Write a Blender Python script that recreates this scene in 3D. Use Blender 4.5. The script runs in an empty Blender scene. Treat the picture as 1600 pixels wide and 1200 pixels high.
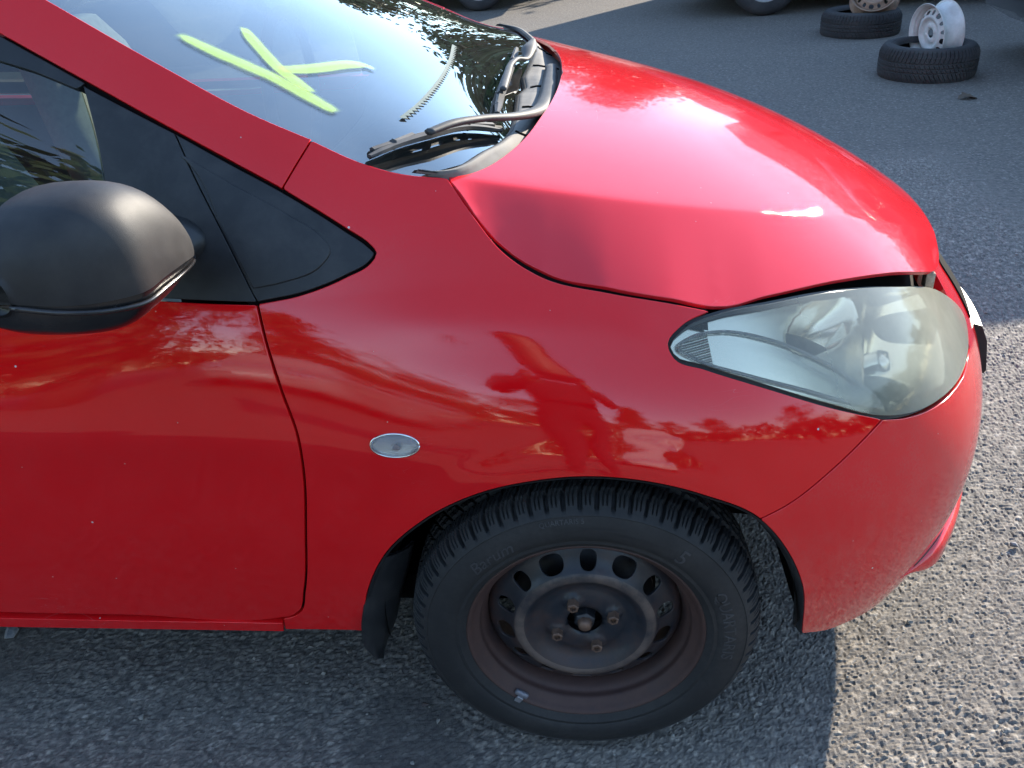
import bpy, bmesh, math, random
import numpy as np
from mathutils import Vector, Matrix
from mathutils.geometry import delaunay_2d_cdt

random.seed(7); RNG = np.random.default_rng(11)
scene = bpy.context.scene
C = scene.collection

# ------------------------------------------------------------------ camera
CAM = np.array([.02, -1.01, 1.36]); YAW, PITCH, ROLL = map(math.radians, (-6.2, 30.36, -4.2)); FPX = 1350.0
_f = np.array([math.sin(YAW)*math.cos(PITCH), math.cos(YAW)*math.cos(PITCH), -math.sin(PITCH)])
_r = np.cross(_f, [0, 0, 1]); _r /= np.linalg.norm(_r); _u = np.cross(_r, _f)
R_ = math.cos(ROLL)*_r + math.sin(ROLL)*_u; U_ = -math.sin(ROLL)*_r + math.cos(ROLL)*_u
cd = bpy.data.cameras.new('camera'); cam = bpy.data.objects.new('camera', cd); C.objects.link(cam)
M = Matrix(((R_[0], U_[0], -_f[0], CAM[0]), (R_[1], U_[1], -_f[1], CAM[1]), (R_[2], U_[2], -_f[2], CAM[2]), (0, 0, 0, 1)))
cam.matrix_world = M
cd.sensor_width = 36; cd.lens = 36*FPX/1600; cd.clip_start = .02; cd.clip_end = 2000
scene.camera = cam

# ------------------------------------------------------------------ daylight
SUN_EL, SUN_AZ = math.radians(22.5), math.radians(36)      # azimuth from +Y towards +X
SUN_DIR = Vector((math.sin(SUN_AZ)*math.cos(SUN_EL), math.cos(SUN_AZ)*math.cos(SUN_EL), math.sin(SUN_EL)))
w = bpy.data.worlds.new('World'); scene.world = w; w.use_nodes = True
nt = w.node_tree; bg = nt.nodes['Background']
sky = nt.nodes.new('ShaderNodeTexSky'); sky.sky_type = 'NISHITA'; sky.sun_disc = False
sky.sun_elevation = SUN_EL; sky.sun_rotation = SUN_AZ; sky.altitude = 50; sky.air_density = 1.0; sky.dust_density = .02; sky.ozone_density = 1.0
nt.links.new(sky.outputs[0], bg.inputs[0]); bg.inputs[1].default_value = .15
sl = bpy.data.lights.new('sun', 'SUN'); sun = bpy.data.objects.new('sun', sl); C.objects.link(sun)
sl.energy = 3.4; sl.angle = math.radians(.53); sl.color = (1.0, .89, .73)
sun.rotation_euler = SUN_DIR.to_track_quat('Z', 'Y').to_euler(); sun.location = (8, 16, 9)
vs = scene.view_settings
vs.view_transform = 'Standard'; vs.look = 'None'; vs.exposure = 1.8; vs.gamma = 1; vs.use_curve_mapping = False
scene.render.engine = 'CYCLES'
scene.cycles.max_bounces = 10; scene.cycles.transparent_max_bounces = 16; scene.cycles.caustics_reflective = False

# ------------------------------------------------------------------ helpers
def ray(x, y):
    d = _f + R_*(x-800)/FPX - U_*(y-600)/FPX
    return d/np.linalg.norm(d)
def atY(x, y, Y): d = ray(x, y); return CAM + (Y-CAM[1])/d[1]*d
def atZ(x, y, Z): d = ray(x, y); return CAM + (Z-CAM[2])/d[2]*d
def atX(x, y, X): d = ray(x, y); return CAM + (X-CAM[0])/d[0]*d
def proj(P):
    P = np.atleast_2d(P)-CAM; z = P@_f
    return np.stack([800+FPX*(P@R_)/z, 600-FPX*(P@U_)/z], -1)

def tag(o, label=None, cat=None, group=None, kind=None):
    if label: o['label'] = label
    if cat: o['category'] = cat
    if group: o['group'] = group
    if kind: o['kind'] = kind
    return o
def empty(name, loc=(0, 0, 0), parent=None):
    o = bpy.data.objects.new(name, None); C.objects.link(o); o.location = loc; o.empty_display_size = .1
    if parent: o.parent = parent
    return o
def add(name, me, mat, parent=None, loc=None):
    o = bpy.data.objects.new(name, me); C.objects.link(o)
    if mat is not None:
        me.materials.clear(); me.materials.append(mat)
    if parent: o.parent = parent
    if loc is not None: o.location = loc
    return o
def mesh(name, V, F, smooth=True, normals=None):
    me = bpy.data.meshes.new(name); me.from_pydata([tuple(map(float, v)) for v in V], [], [tuple(map(int, f)) for f in F]); me.update()
    if smooth: me.shade_smooth()
    if normals is not None: me.normals_split_custom_set_from_vertices([tuple(map(float, n)) for n in normals])
    return me
def bm_mesh(name, bm, smooth=False, angle=None):
    me = bpy.data.meshes.new(name); bm.normal_update(); bm.to_mesh(me); bm.free()
    if smooth: me.shade_smooth()
    if angle is not None:
        me.shade_smooth(); me.set_sharp_from_angle(angle=math.radians(angle))
    return me
def copy_tree(o, parent=None):
    c = o.copy(); C.objects.link(c); c.parent = parent
    for ch in list(o.children): copy_tree(ch, c)
    return c

def catmull(P, n=16, closed=False):
    P = np.asarray(P, float); N = len(P); out = []
    rng = range(N) if closed else range(N-1)
    for i in rng:
        if closed: p0, p1, p2, p3 = P[i-1], P[i], P[(i+1) % N], P[(i+2) % N]
        else: p0, p1, p2, p3 = P[max(i-1, 0)], P[i], P[i+1], P[min(i+2, N-1)]
        # centripetal-ish
        t = np.linspace(0, 1, n, endpoint=False)[:, None]
        d1 = max(np.linalg.norm(p2-p1), 1e-9); d0 = max(np.linalg.norm(p1-p0), 1e-9); d2 = max(np.linalg.norm(p3-p2), 1e-9)
        m1 = (p2-p1) if np.allclose(p0, p1) else d1*((p1-p0)/d0*d1+(p2-p1)/d1*d0)/(d0+d1)
        m2 = (p2-p1) if np.allclose(p2, p3) else d1*((p2-p1)/d1*d2+(p3-p2)/d2*d1)/(d1+d2)
        out.append((2*t**3-3*t**2+1)*p1+(t**3-2*t**2+t)*m1+(-2*t**3+3*t**2)*p2+(t**3-t**2)*m2)
    if not closed: out.append(P[-1:])
    return np.vstack(out)
def resample(P, step, closed=False):
    P = np.asarray(P, float)
    if closed: P = np.vstack([P, P[:1]])
    L = np.concatenate([[0], np.cumsum(np.linalg.norm(np.diff(P, axis=0), axis=1))])
    n = max(2, int(round(L[-1]/step)))
    t = np.linspace(0, L[-1], n+1); 
    if closed: t = t[:-1]
    return np.stack([np.interp(t, L, P[:, k]) for k in range(P.shape[1])], -1)
def inside(poly, Q):
    x, y = Q[:, 0], Q[:, 1]; r = np.zeros(len(Q), bool); n = len(poly)
    x1, y1 = poly[:, 0], poly[:, 1]; x2, y2 = np.roll(x1, -1), np.roll(y1, -1)
    for i in range(n):
        if y1[i] == y2[i]: continue
        c = ((y1[i] > y) != (y2[i] > y)) & (x < (x2[i]-x1[i])*(y-y1[i])/(y2[i]-y1[i])+x1[i]); r ^= c
    return r
def area(poly): x, y = poly[:, 0], poly[:, 1]; return .5*np.sum(x*np.roll(y, -1)-y*np.roll(x, -1))
def inset(poly, d):
    e = np.roll(poly, -1, 0)-np.roll(poly, 1, 0); n = np.stack([-e[:, 1], e[:, 0]], -1); n /= np.linalg.norm(n, axis=1)[:, None]+1e-12
    return poly+n*(d if area(poly) > 0 else -d)
def mindist(Q, poly):
    out = np.full(len(Q), 1e9)
    for p in poly: out = np.minimum(out, ((Q-p)**2).sum(1))
    return np.sqrt(out)
def triangulate(poly, step, holes=(), margin=.55, extra=None):
    rings = [poly]+list(holes)
    lo, hi = poly.min(0), poly.max(0)
    gx = np.arange(lo[0], hi[0], step); gy = np.arange(lo[1], hi[1], step*.866)
    G = np.array([(x+(step/2 if j % 2 else 0), y) for j, y in enumerate(gy) for x in gx])
    k = inside(poly, G)
    for h in holes: k &= ~inside(h, G)
    G = G[k]; allb = np.vstack(rings); G = G[mindist(G, allb) > step*margin]
    if extra is not None:
        ex = extra[inside(poly, extra)]; ex = ex[mindist(ex, allb) > step*.35]; G = G[mindist(G, ex) > step*.5]; G = np.vstack([G, ex])
    V = [Vector(map(float, p)) for p in allb]; E = []; o = 0
    for r in rings:
        n = len(r); E += [(o+i, o+(i+1) % n) for i in range(n)]; o += n
    V += [Vector(map(float, p)) for p in G]
    v, e, f, ov, oe, of = delaunay_2d_cdt(V, E, [], 0, 1e-7)
    v = np.array([tuple(p) for p in v]); f = np.array([t for t in f if len(t) == 3])
    cen = v[f].mean(1); k = inside(poly, cen)
    for h in holes: k &= ~inside(h, cen)
    f = f[k]
    # orient ccw
    a = (v[f[:, 1]]-v[f[:, 0]]); b = (v[f[:, 2]]-v[f[:, 0]]); neg = a[:, 0]*b[:, 1]-a[:, 1]*b[:, 0] < 0
    f[neg] = f[neg][:, ::-1]
    # boundary rings mapped
    rid = []; o = 0
    for r in rings:
        rid.append([int(np.argmin(((v-p)**2).sum(1))) for p in r]); o += len(r)
    return v, f, rid
def surf_normals(fn, Q, out, h=1e-3):
    a = fn(Q+[h, 0])-fn(Q-[h, 0]); b = fn(Q+[0, h])-fn(Q-[0, h]); n = np.cross(a, b); n /= np.linalg.norm(n, axis=1)[:, None]+1e-12
    return n*out
def panel(name, fn, poly, mat, parent=None, step=.014, bstep=.006, gap=.0018, holes=(), out=1, skirt=.016, mirror=False, offset=0., roundr=.0012, hem=True, extra=None):
    """sheet-metal panel: polygon in the surface's parameters, triangulated, mapped to 3D, with a rounded turned-in edge"""
    poly = resample(poly, bstep, True)
    if area(poly) < 0: poly = poly[::-1]
    if callable(gap): poly = inset(poly, gap(poly)[:, None])
    elif gap: poly = inset(poly, gap)
    H = []
    for h in holes:
        h = resample(h, bstep, True)
        if area(h) > 0: h = h[::-1]
        H.append(h)
    v, f, rid = triangulate(poly, step, H, extra=extra)
    n = surf_normals(fn, v, out); P = fn(v)+n*offset
    V = list(P); N = list(n); F = [tuple(t) if out > 0 else tuple(t[::-1]) for t in f]
    if hem:
        for ring in rid:
            R = np.array(ring); Pr = P[R]; nr = n[R]; t = np.roll(Pr, -1, 0)-np.roll(Pr, 1, 0); t /= np.linalg.norm(t, axis=1)[:, None]+1e-12
            o = np.cross(t, nr)*(1 if out > 0 else -1)      # outward in-plane
            b0 = len(V); m = len(R)
            for (do, dn, no, nn) in ((roundr*.7, -roundr*.3, .7, .7), (roundr, -roundr, 1, 0), (roundr, -skirt, 1, 0)):
                V += list(Pr+o*do+nr*dn); N += list(o*no+nr*nn)
            prev = list(R)
            for k in range(3):
                cur = [b0+k*m+i for i in range(m)]
                for i in range(m):
                    j = (i+1) % m; q = (prev[i], cur[i], cur[j], prev[j]); F.append(q if out > 0 else q[::-1])
                prev = cur
    V = np.array(V); N = np.array(N); N /= np.linalg.norm(N, axis=1)[:, None]+1e-12
    o1 = add(name, mesh(name, V, F, True, N), mat, parent)
    if mirror:
        V2 = V.copy(); V2[:, 1] = 2*YC-V2[:, 1]; N2 = N.copy(); N2[:, 1] *= -1
        add(name, mesh(name, V2, [tuple(t[::-1]) for t in F], True, N2), mat, parent)
    return o1
def lathe(name, prof, n=96, axis='Y', smooth=True, closed=False, fn=None):
    """prof: (radius, along) list; revolved about Y"""
    prof = np.asarray(prof, float); m = len(prof); V = []; F = []
    for i in range(n):
        a = 2*math.pi*i/n; c, s = math.cos(a), math.sin(a)
        for (r, y) in prof: V.append((r*c, y, r*s))
    for i in range(n):
        j = (i+1) % n
        for k in range(m-1 if not closed else m):
            l = (k+1) % m; F.append((i*m+k, j*m+k, j*m+l, i*m+l))
    me = mesh(name, V, F, smooth)
    return me
def tube(name, path, rad, n=10, flat=None, caps=True, up=None):
    """sweep an ellipse (rad, rad*flat) along a path"""
    P = np.asarray(path, float); m = len(P); rad = np.broadcast_to(np.asarray(rad, float), (m,)); T = np.gradient(P, axis=0); T /= np.linalg.norm(T, axis=1)[:, None]+1e-12
    ref = np.array(up if up is not None else (0, 0, 1.0)); V = []; F = []
    fl = 1 if flat is None else flat
    for i in range(m):
        a = np.cross(T[i], ref); a /= np.linalg.norm(a)+1e-9; b = np.cross(a, T[i])
        for k in range(n):
            t = 2*math.pi*(k+.5)/n; V.append(P[i]+rad[i]*(math.cos(t)*a+fl*math.sin(t)*b))
    for i in range(m-1):
        for k in range(n):
            l = (k+1) % n; F.append((i*n+k, i*n+l, (i+1)*n+l, (i+1)*n+k))
    if caps: F.append(tuple(range(n))[::-1]); F.append(tuple((m-1)*n+k for k in range(n)))
    me = mesh(name, V, F, True)
    if n <= 6: me.set_sharp_from_angle(angle=math.radians(35))
    return me
def box_bm(bm, size, loc=(0, 0, 0), rot=None, bevel=0, seg=2):
    r = bmesh.ops.create_cube(bm, size=1); vs_ = r['verts']
    bmesh.ops.scale(bm, vec=size, verts=vs_)
    if bevel:
        ed = list({e for v in vs_ for e in v.link_edges}); rb = bmesh.ops.bevel(bm, geom=ed, offset=bevel, segments=seg, affect='EDGES', profile=.5)
        vs_ = list({v for f in rb['faces'] for v in f.verts} | {v for v in vs_ if v.is_valid})
    if rot is not None: bmesh.ops.rotate(bm, verts=vs_, cent=(0, 0, 0), matrix=rot)
    bmesh.ops.translate(bm, vec=loc, verts=vs_)
    return vs_
def box(name, size, loc, mat, parent=None, rot=None, bevel=.004):
    bm = bmesh.new(); box_bm(bm, size, loc, rot, bevel); return add(name, bm_mesh(name, bm, angle=40), mat, parent)
def loft(name, rings, caps=(True, True), smooth=True, angle=None):
    n = len(rings[0]); V = [p for r in rings for p in r]; F = []
    for i in range(len(rings)-1):
        for k in range(n):
            l = (k+1) % n; F.append((i*n+k, i*n+l, (i+1)*n+l, (i+1)*n+k))
    if caps[0]: F.append(tuple(range(n))[::-1])
    if caps[1]: F.append(tuple((len(rings)-1)*n+k for k in range(n)))
    me = mesh(name, V, F, smooth)
    if angle: me.set_sharp_from_angle(angle=math.radians(angle))
    bm = bmesh.new(); bm.from_mesh(me); bmesh.ops.recalc_face_normals(bm, faces=bm.faces); bm.to_mesh(me); bm.free()
    return me
# ------------------------------------------------------------------ materials
class NT:
    def __init__(s, name):
        s.m = bpy.data.materials.new(name); s.m.use_nodes = True; s.t = s.m.node_tree; s.n = s.t.nodes; s.b = s.n['Principled BSDF']; s.out = s.n['Material Output']
    def new(s, t, **kw):
        n = s.n.new('ShaderNode'+t)
        for k, v in kw.items():
            if k in n.inputs: n.inputs[k].default_value = v
            else: setattr(n, k, v)
        return n
    def l(s, a, b): s.t.links.new(a, b)
    def set(s, **kw):
        for k, v in kw.items(): s.b.inputs[k.replace('_', ' ')].default_value = v
    def coord(s, kind='Object', scale=None):
        c = s.new('TexCoord').outputs[kind]
        if scale is not None:
            m = s.new('Mapping'); m.inputs['Scale'].default_value = scale if hasattr(scale, '__len__') else (scale,)*3; s.l(c, m.inputs[0]); c = m.outputs[0]
        return c
    def noise(s, scale, detail=4, rough=.55, co=None, dist=0):
        n = s.new('TexNoise'); n.inputs['Scale'].default_value = scale; n.inputs['Detail'].default_value = detail; n.inputs['Roughness'].default_value = rough; n.inputs['Distortion'].default_value = dist
        if co is not None: s.l(co, n.inputs['Vector'])
        return n
    def ramp(s, src, stops):
        r = s.new('ValToRGB'); e = r.color_ramp.elements
        while len(e) < len(stops): e.new(.5)
        for i, (p, c) in enumerate(stops):
            e[i].position = p; e[i].color = c if hasattr(c, '__len__') and len(c) == 4 else ((*c, 1) if hasattr(c, '__len__') else (c, c, c, 1))
        s.l(src, r.inputs[0]); return r.outputs[0]
    def mix(s, fac, a, b, mode='MIX'):
        m = s.new('Mix', data_type='RGBA', blend_type=mode)
        for i, v in ((0, fac), (6, a), (7, b)):
            if hasattr(v, 'is_output'): s.l(v, m.inputs[i])
            else: m.inputs[i].default_value = v if i == 0 else ((*v, 1) if len(v) == 3 else v)
        return m.outputs[2]
    def math(s, op, a, b=None):
        m = s.new('Math', operation=op)
        for i, v in ((0, a), (1, b)):
            if v is None: continue
            if hasattr(v, 'is_output'): s.l(v, m.inputs[i])
            else: m.inputs[i].default_value = v
        return m.outputs[0]
    def bump(s, h, strength, dist, base=None):
        b = s.new('Bump'); b.inputs['Strength'].default_value = strength; b.inputs['Distance'].default_value = dist; s.l(h, b.inputs['Height'])
        if base is not None: s.l(base, b.inputs['Normal'])
        return b.outputs[0]

def simple(name, col, rough=.5, metal=0., var=.15, vscale=30, spec=.5, bump=0, bscale=200, dust=None, dust_amt=0.):
    t = NT(name); co = t.coord(); n = t.noise(vscale, 5, .6, co)
    c = t.mix(t.ramp(n.outputs[0], [(.3, 0), (.7, 1)]), [x*(1-var) for x in col], [min(1, x*(1+var)) for x in col])
    if dust:
        d = t.noise(vscale*.35, 6, .65, co); c = t.mix(t.ramp(d.outputs[0], [(.45, 0), (.75, dust_amt)]), c, dust)
    t.l(c, t.b.inputs['Base Color']); t.set(Roughness=rough, Metallic=metal); t.b.inputs['Specular IOR Level'].default_value = spec
    r = t.math('ADD', t.math('MULTIPLY', n.outputs[0], .2), rough-.1); t.l(r, t.b.inputs['Roughness'])
    if bump:
        b = t.noise(bscale, 3, .6, co); t.l(t.bump(b.outputs[0], bump, .002), t.b.inputs['Normal'])
    return t.m

def paint(name, faded=0., dirt=0.):
    t = NT(name); co = t.coord()
    big = t.noise(2.2, 4, .6, co)
    c = t.mix(t.ramp(big.outputs[0], [(.3, 0), (.7, 1)]), (.74, .0035, .006), (.80, .0045, .009))
    if faded: c = t.mix(faded, c, (.42, .070, .10))
    # dust film and stone chips
    d = t.noise(9, 8, .68, co); fine = t.noise(260, 3, .7, co)
    dm = t.math('MULTIPLY', t.ramp(d.outputs[0], [(.42, 0), (.8, 1)]), t.ramp(fine.outputs[0], [(.35, 0), (.75, 1)]))
    dm = t.math('MULTIPLY', dm, .05+.4*dirt)
    if dirt:
        sep = t.new('SeparateXYZ'); t.l(t.coord('Object'), sep.inputs[0])
        low = t.math('SUBTRACT', 1, t.ramp(t.math('ADD', sep.outputs[2], t.math('MULTIPLY', d.outputs[0], .18)), [(.30, 0), (.62, 1)]))
        mud = t.ramp(t.noise(45, 6, .75, t.coord('Object', (1, 1, .45))).outputs[0], [(.38, 0), (.72, 1)])
        dm = t.math('ADD', dm, t.math('MULTIPLY', t.math('MULTIPLY', low, mud), dirt*.55)); dm = t.math('MINIMUM', dm, .75)
    c = t.mix(dm, c, (.33, .25, .21))
    vo = t.new('TexVoronoi'); vo.inputs['Scale'].default_value = 26; t.l(co, vo.inputs['Vector'])
    sp = t.new('SeparateColor'); t.l(vo.outputs['Color'], sp.inputs[0])
    chip = t.math('MULTIPLY', t.math('LESS_THAN', vo.outputs['Distance'], .045), t.math('GREATER_THAN', sp.outputs[0], .88))
    c = t.mix(chip, c, (.62, .55, .52))
    v2 = t.new('TexVoronoi'); v2.inputs['Scale'].default_value = 70; t.l(co, v2.inputs['Vector']); s2 = t.new('SeparateColor'); t.l(v2.outputs['Color'], s2.inputs[0])
    fleck = t.math('MULTIPLY', t.math('LESS_THAN', v2.outputs['Distance'], .07), t.math('GREATER_THAN', s2.outputs[1], .955)); c = t.mix(t.math('MULTIPLY', fleck, .7), c, (.55, .42, .38))
    hair_ = t.new('Mapping'); hair_.inputs['Scale'].default_value = (9, 9, 70); hair_.inputs['Rotation'].default_value = (0, .5, .2); t.l(co, hair_.inputs[0])
    hl_ = t.math('MULTIPLY', t.ramp(t.noise(1.0, 2, .5, hair_.outputs[0]).outputs[0], [(.497, 0), (.5, 1), (.503, 0)]), t.ramp(t.noise(3.0, 2, .5, co).outputs[0], [(.60, 0), (.68, 1)])); c = t.mix(t.math('MULTIPLY', hl_, .35), c, (.60, .30, .30))
    t.l(c, t.b.inputs['Base Color'])
    t.set(Roughness=.5); t.b.inputs['Specular IOR Level'].default_value = .0
    t.b.inputs['Coat Weight'].default_value = 1.0; t.b.inputs['Coat IOR'].default_value = 1.58-.2*faded
    cr = t.math('ADD', .008+.02*faded, t.math('MULTIPLY', dm, .5)); t.l(cr, t.b.inputs['Coat Roughness'])
    # orange peel
    op = t.noise(420, 2, .5, co); nb = t.bump(op.outputs[0], .012, .001)
    # fine wash scratches: thin arcs in many directions
    sc = None
    for i, (rot, sca) in enumerate(((.4, 13), (1.5, 17), (2.4, 11))):
        mp = t.new('Mapping'); mp.inputs['Rotation'].default_value = (0, 0, rot); mp.inputs['Scale'].default_value = (sca*.55, sca*7, sca*3); t.l(co, mp.inputs[0])
        nn = t.noise(3.2, 3, .6, mp.outputs[0], .6); rr = t.ramp(nn.outputs[0], [(.494, 0), (.5, 1), (.506, 0)])
        sc = rr if sc is None else t.math('ADD', sc, rr)
    nb2 = t.bump(sc, .010+.18*faded, .0006, nb)
    t.l(nb2, t.b.inputs['Coat Normal'])
    return t.m

def glass(name, tint, refl_rough=.0, dirt=.06, ior=1.52):
    t = NT(name); n = t.n; n.remove(t.b)
    fr = t.new('Fresnel'); fr.inputs['IOR'].default_value = ior
    gl = t.new('BsdfGlossy'); gl.inputs['Roughness'].default_value = refl_rough; gl.inputs['Color'].default_value = (1, 1, 1, 1)
    tr = t.new('BsdfTransparent'); tr.inputs['Color'].default_value = (*tint, 1)
    df = t.new('BsdfDiffuse'); df.inputs['Color'].default_value = (.55, .53, .5, 1)
    m1 = t.new('MixShader'); t.l(t.math('MINIMUM', t.math('MULTIPLY', fr.outputs[0], 1.7), 1.0), m1.inputs[0]); t.l(tr.outputs[0], m1.inputs[1]); t.l(gl.outputs[0], m1.inputs[2])
    co = t.coord(); d1 = t.noise(14, 7, .7, co); d2 = t.noise(500, 2, .5, co)
    f = t.math('MULTIPLY', t.math('ADD', t.ramp(d1.outputs[0], [(.35, .25), (.75, 1)]), t.math('MULTIPLY', t.ramp(d2.outputs[0], [(.64, 0), (.70, 1)]), 1.6)), dirt)
    m2 = t.new('MixShader'); t.l(f, m2.inputs[0]); t.l(m1.outputs[0], m2.inputs[1]); t.l(df.outputs[0], m2.inputs[2])
    t.l(m2.outputs[0], t.out.inputs['Surface'])
    return t.m

MT = {}
MT['red'] = paint('red_paint', 0, .06)
MT['red_bonnet'] = paint('sun_faded_red_paint', .26, 0)
MT['red_bumper'] = paint('dusty_red_bumper_paint', .06, .55)
MT['black_plastic'] = simple('black_trim_plastic', (.016, .017, .019), .42, 0, .2, 40, .45, .12, 900, (.09, .085, .08), .35)
MT['mirror_plastic'] = simple('grained_mirror_plastic', (.013, .013, .015), .55, 0, .25, 18, .5, .15, 1400, (.10, .09, .08), .35)
MT['rubber'] = simple('black_rubber', (.012, .012, .012), .65, 0, .2, 60, .3, .1, 600)
MT['dark'] = simple('black_underbody', (.006, .006, .006), .9, 0, .1, 20, .1)
MT['cowl'] = simple('weathered_grey_cowl_plastic', (.16, .155, .148), .75, 0, .25, 25, .4, .15, 700, (.25, .23, .2), .5)
MT['wiper'] = simple('worn_black_wiper_metal', (.045, .045, .047), .62, 0, .25, 60, .5, .05, 500, (.14, .13, .12), .4)
MT['silver'] = simple('bright_reflector', (.86, .86, .84), .10, 1.0, .04, 20)
MT['windscreen'] = glass('windscreen_glass', (.60, .66, .62), 0, .032)
MT['sideglass'] = glass('tinted_side_glass', (.42, .50, .47), 0, .03)
MT['seat'] = simple('grey_seat_cloth', (.30, .31, .28), .9, 0, .15, 60, .2, .3, 500)
MT['dash'] = simple('dark_grey_dashboard', (.035, .036, .036), .6, 0, .12, 40, .4, .2, 800)
# ------------------------------------------------------------------ body surfaces of the red hatchback (X forward, wheel centre at X=0, near flank Y=0, centre line Y=YC)
YC = .8475; SMAX = math.pi/2*YC
class RBF:
    def __init__(s, pts, val, lam):
        s.p = np.array(pts, float); v = np.array(val, float); n = len(v)
        K = s.k(s.p)+lam*np.eye(n); Q = np.hstack([np.ones((n, 1)), s.p])
        s.w = np.linalg.solve(np.block([[K, Q], [Q.T, np.zeros((3, 3))]]), np.concatenate([v, np.zeros(3)]))
    def k(s, q):
        d = q[:, None]-s.p[None]; return ((d**2).sum(-1)+1e-6)**1.5
    def __call__(s, q):
        q = np.atleast_2d(q); return s.k(q)@s.w[:-3]+s.w[-3]+q@s.w[-2:]
def to_sd(P):
    P = np.atleast_2d(P); X, Y = P[:, 0], P[:, 1]; th = np.arctan2(X, YC-Y)
    return np.where(X < 0, X, th*YC), np.where(X < 0, -Y, np.hypot(X, YC-Y)-YC)
def _bp(z):
    z = np.asarray(z, float); u = np.clip(z-.655, 0, .225); up = 1.12*u*u+np.clip(z-.88, 0, 2)*.42+.06*np.clip(z-.88, 0, 2)**2; dn = .22*np.clip(.655-z, 0, 1)**2
    return np.where(z > .655, up, dn)
ctl = []
PROF = {
 -3.0: [(.25, .12), (.45, .09), (.6, .08), (.75, .09), (.87, .12), (1.1, .2), (1.3, .3)],
 -2.3: [(.25, .04), (.45, .015), (.58, .006), (.68, .002), (.75, .012), (.87, .055), (1.1, .15), (1.3, .25)],
 -1.5: [(z, None) for z in (.2, .3, .45, .58, .68, .78, .87, 1.0, 1.15, 1.3, 1.4)],
 -1.0: [(z, None) for z in (.2, .3, .45, .58, .68, .78, .87, 1.0, 1.15, 1.3, 1.4)],
 -.7: [(z, None) for z in (.2, .3, .45, .58, .68, .78, .87, .97, 1.08)],
 -.42: [(z, None) for z in (.2, .28, .34, .45, .58, .68, .78, .87)],
 -.25: [(.5, -.01), (.56, -.012), (.62, -.01), (.68, -.002), (.75, .018), (.82, .046), (.9, .08)],
 -.1: [(.5, -.02), (.6, -.02), (.66, -.016), (.72, -.004), (.78, .022), (.84, .062), (.88, .095)],
 .04: [(.5, -.022), (.6, -.022), (.66, -.018), (.72, 0), (.78, .035), (.82, .066), (.85, .097)],
 .15: [(.5, -.02), (.6, -.02), (.66, -.011), (.72, .012), (.765, .042), (.80, .074), (.825, .1)],
 .25: [(.45, -.005), (.55, -.006), (.62, .002), (.68, .022), (.72, .047), (.76, .085), (.80, .13)],
 .35: [(.22, .06), (.28, .035), (.37, .02), (.46, .02), (.55, .03), (.62, .05), (.68, .08), (.73, .12), (.77, .185)]}
for X_, L_ in PROF.items():
    for z_, y_ in L_: ctl.append((X_, float(_bp(z_)) if y_ is None else y_, z_))
PLAN = {
 .20: [(.443, .11), (.522, .165), (.61, .255), (.665, .345), (.70, .44), (.74, .55), (.78, .69), (.80, YC)],
 .27: [(.44, .075), (.54, .14), (.63, .24), (.685, .33), (.73, .43), (.775, .56), (.815, .71), (.83, YC)],
 .36: [(.43, .05), (.53, .115), (.625, .21), (.695, .31), (.75, .42), (.80, .55), (.84, .70), (.86, YC)],
 .45: [(.42, .045), (.50, .095), (.60, .185), (.685, .30), (.742, .415), (.79, .54), (.83, .69), (.85, YC)],
 .58: [(.46, .105), (.56, .20), (.65, .32), (.705, .45), (.745, .58), (.775, .7), (.79, YC)],
 .65: [(.46, .14), (.55, .235), (.62, .345), (.668, .46), (.70, .58), (.72, .70), (.73, YC)],
 .70: [(.46, .185), (.54, .28), (.59, .385), (.625, .50), (.65, .62), (.665, .73), (.67, YC)],
 .76: [(.41, .235), (.50, .33), (.54, .42)]}
for z_, L_ in PLAN.items():
    for x_, y_ in L_: ctl.append((x_, y_, z_))
for q in [(587, 395, .083), (440, 295, .105), (272, 205, .128), (130, 130, .165), (0, 55, .2), (487, 217, .17), (400, 180, .195), (250, 100, .235), (75, 0, .29), (560, 250, .168), (620, 268, .175), (700, 277, .182), (740, 335, .152), (790, 395, .125), (850, 432, .107), (950, 455, .097), (1050, 472, .10), (1125, 485, .115)]:
    ctl.append(tuple(atY(*q)))
ctl = np.array(ctl); s_, d_ = to_sd(ctl); m_ = (ctl[:, 1] < YC-1e-6) & (s_ > .3)
d_ = d_+_bp(ctl[:, 2])
_rb = RBF(np.vstack([np.stack([s_, ctl[:, 2]], -1), np.stack([2*SMAX-s_[m_], ctl[m_, 2]], -1)]), np.concatenate([d_, d_[m_]]), 8e-3)
def _side(q): return _rb(q)-_bp(np.clip(q[:, 1], .12, 1.46))
def sstep(a, b, x): t = np.clip((x-a)/(b-a), 0, 1); return t*t*(3-2*t)
def side_d(q):
    q = np.atleast_2d(q); s, z = q[:, 0], q[:, 1]; sf = np.where(s > SMAX, 2*SMAX-s, s)
    d = _side(q)
    # rolled flare round the wheel arch
    r = np.hypot(sf, z-.285); fl = (1-sstep(.355, .405, r))*.0055*(1-sstep(.20, .34, sf))*sstep(-.42, -.36, sf); d = d+fl
    # crisp waist line of door and fender: above it the metal faces up, below it down
    zk = .672+np.clip(-.41-s, -.4, 1.4)*.055+np.clip(s+.41, 0, .4)*(-.10)
    wgt = np.exp(-((z-zk)/.085)**2)*(1-sstep(-.22, -.02, s))
    d = d+wgt*(.005-.06*(np.sqrt((z-zk)**2+.006**2)))
    # shoulder line running over the front fender to the headlight
    zs = .845-np.clip(s+.30, 0, 1)*.06-np.clip(s+.02, 0, 1)**2*.9
    wg = np.exp(-((z-zs)/.045)**2)*sstep(-.34, -.18, s)*(1-sstep(.08, .16, s))
    d = d+wg*(.005-.13*np.sqrt((z-zs)**2+.012**2))
    return d
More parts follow.
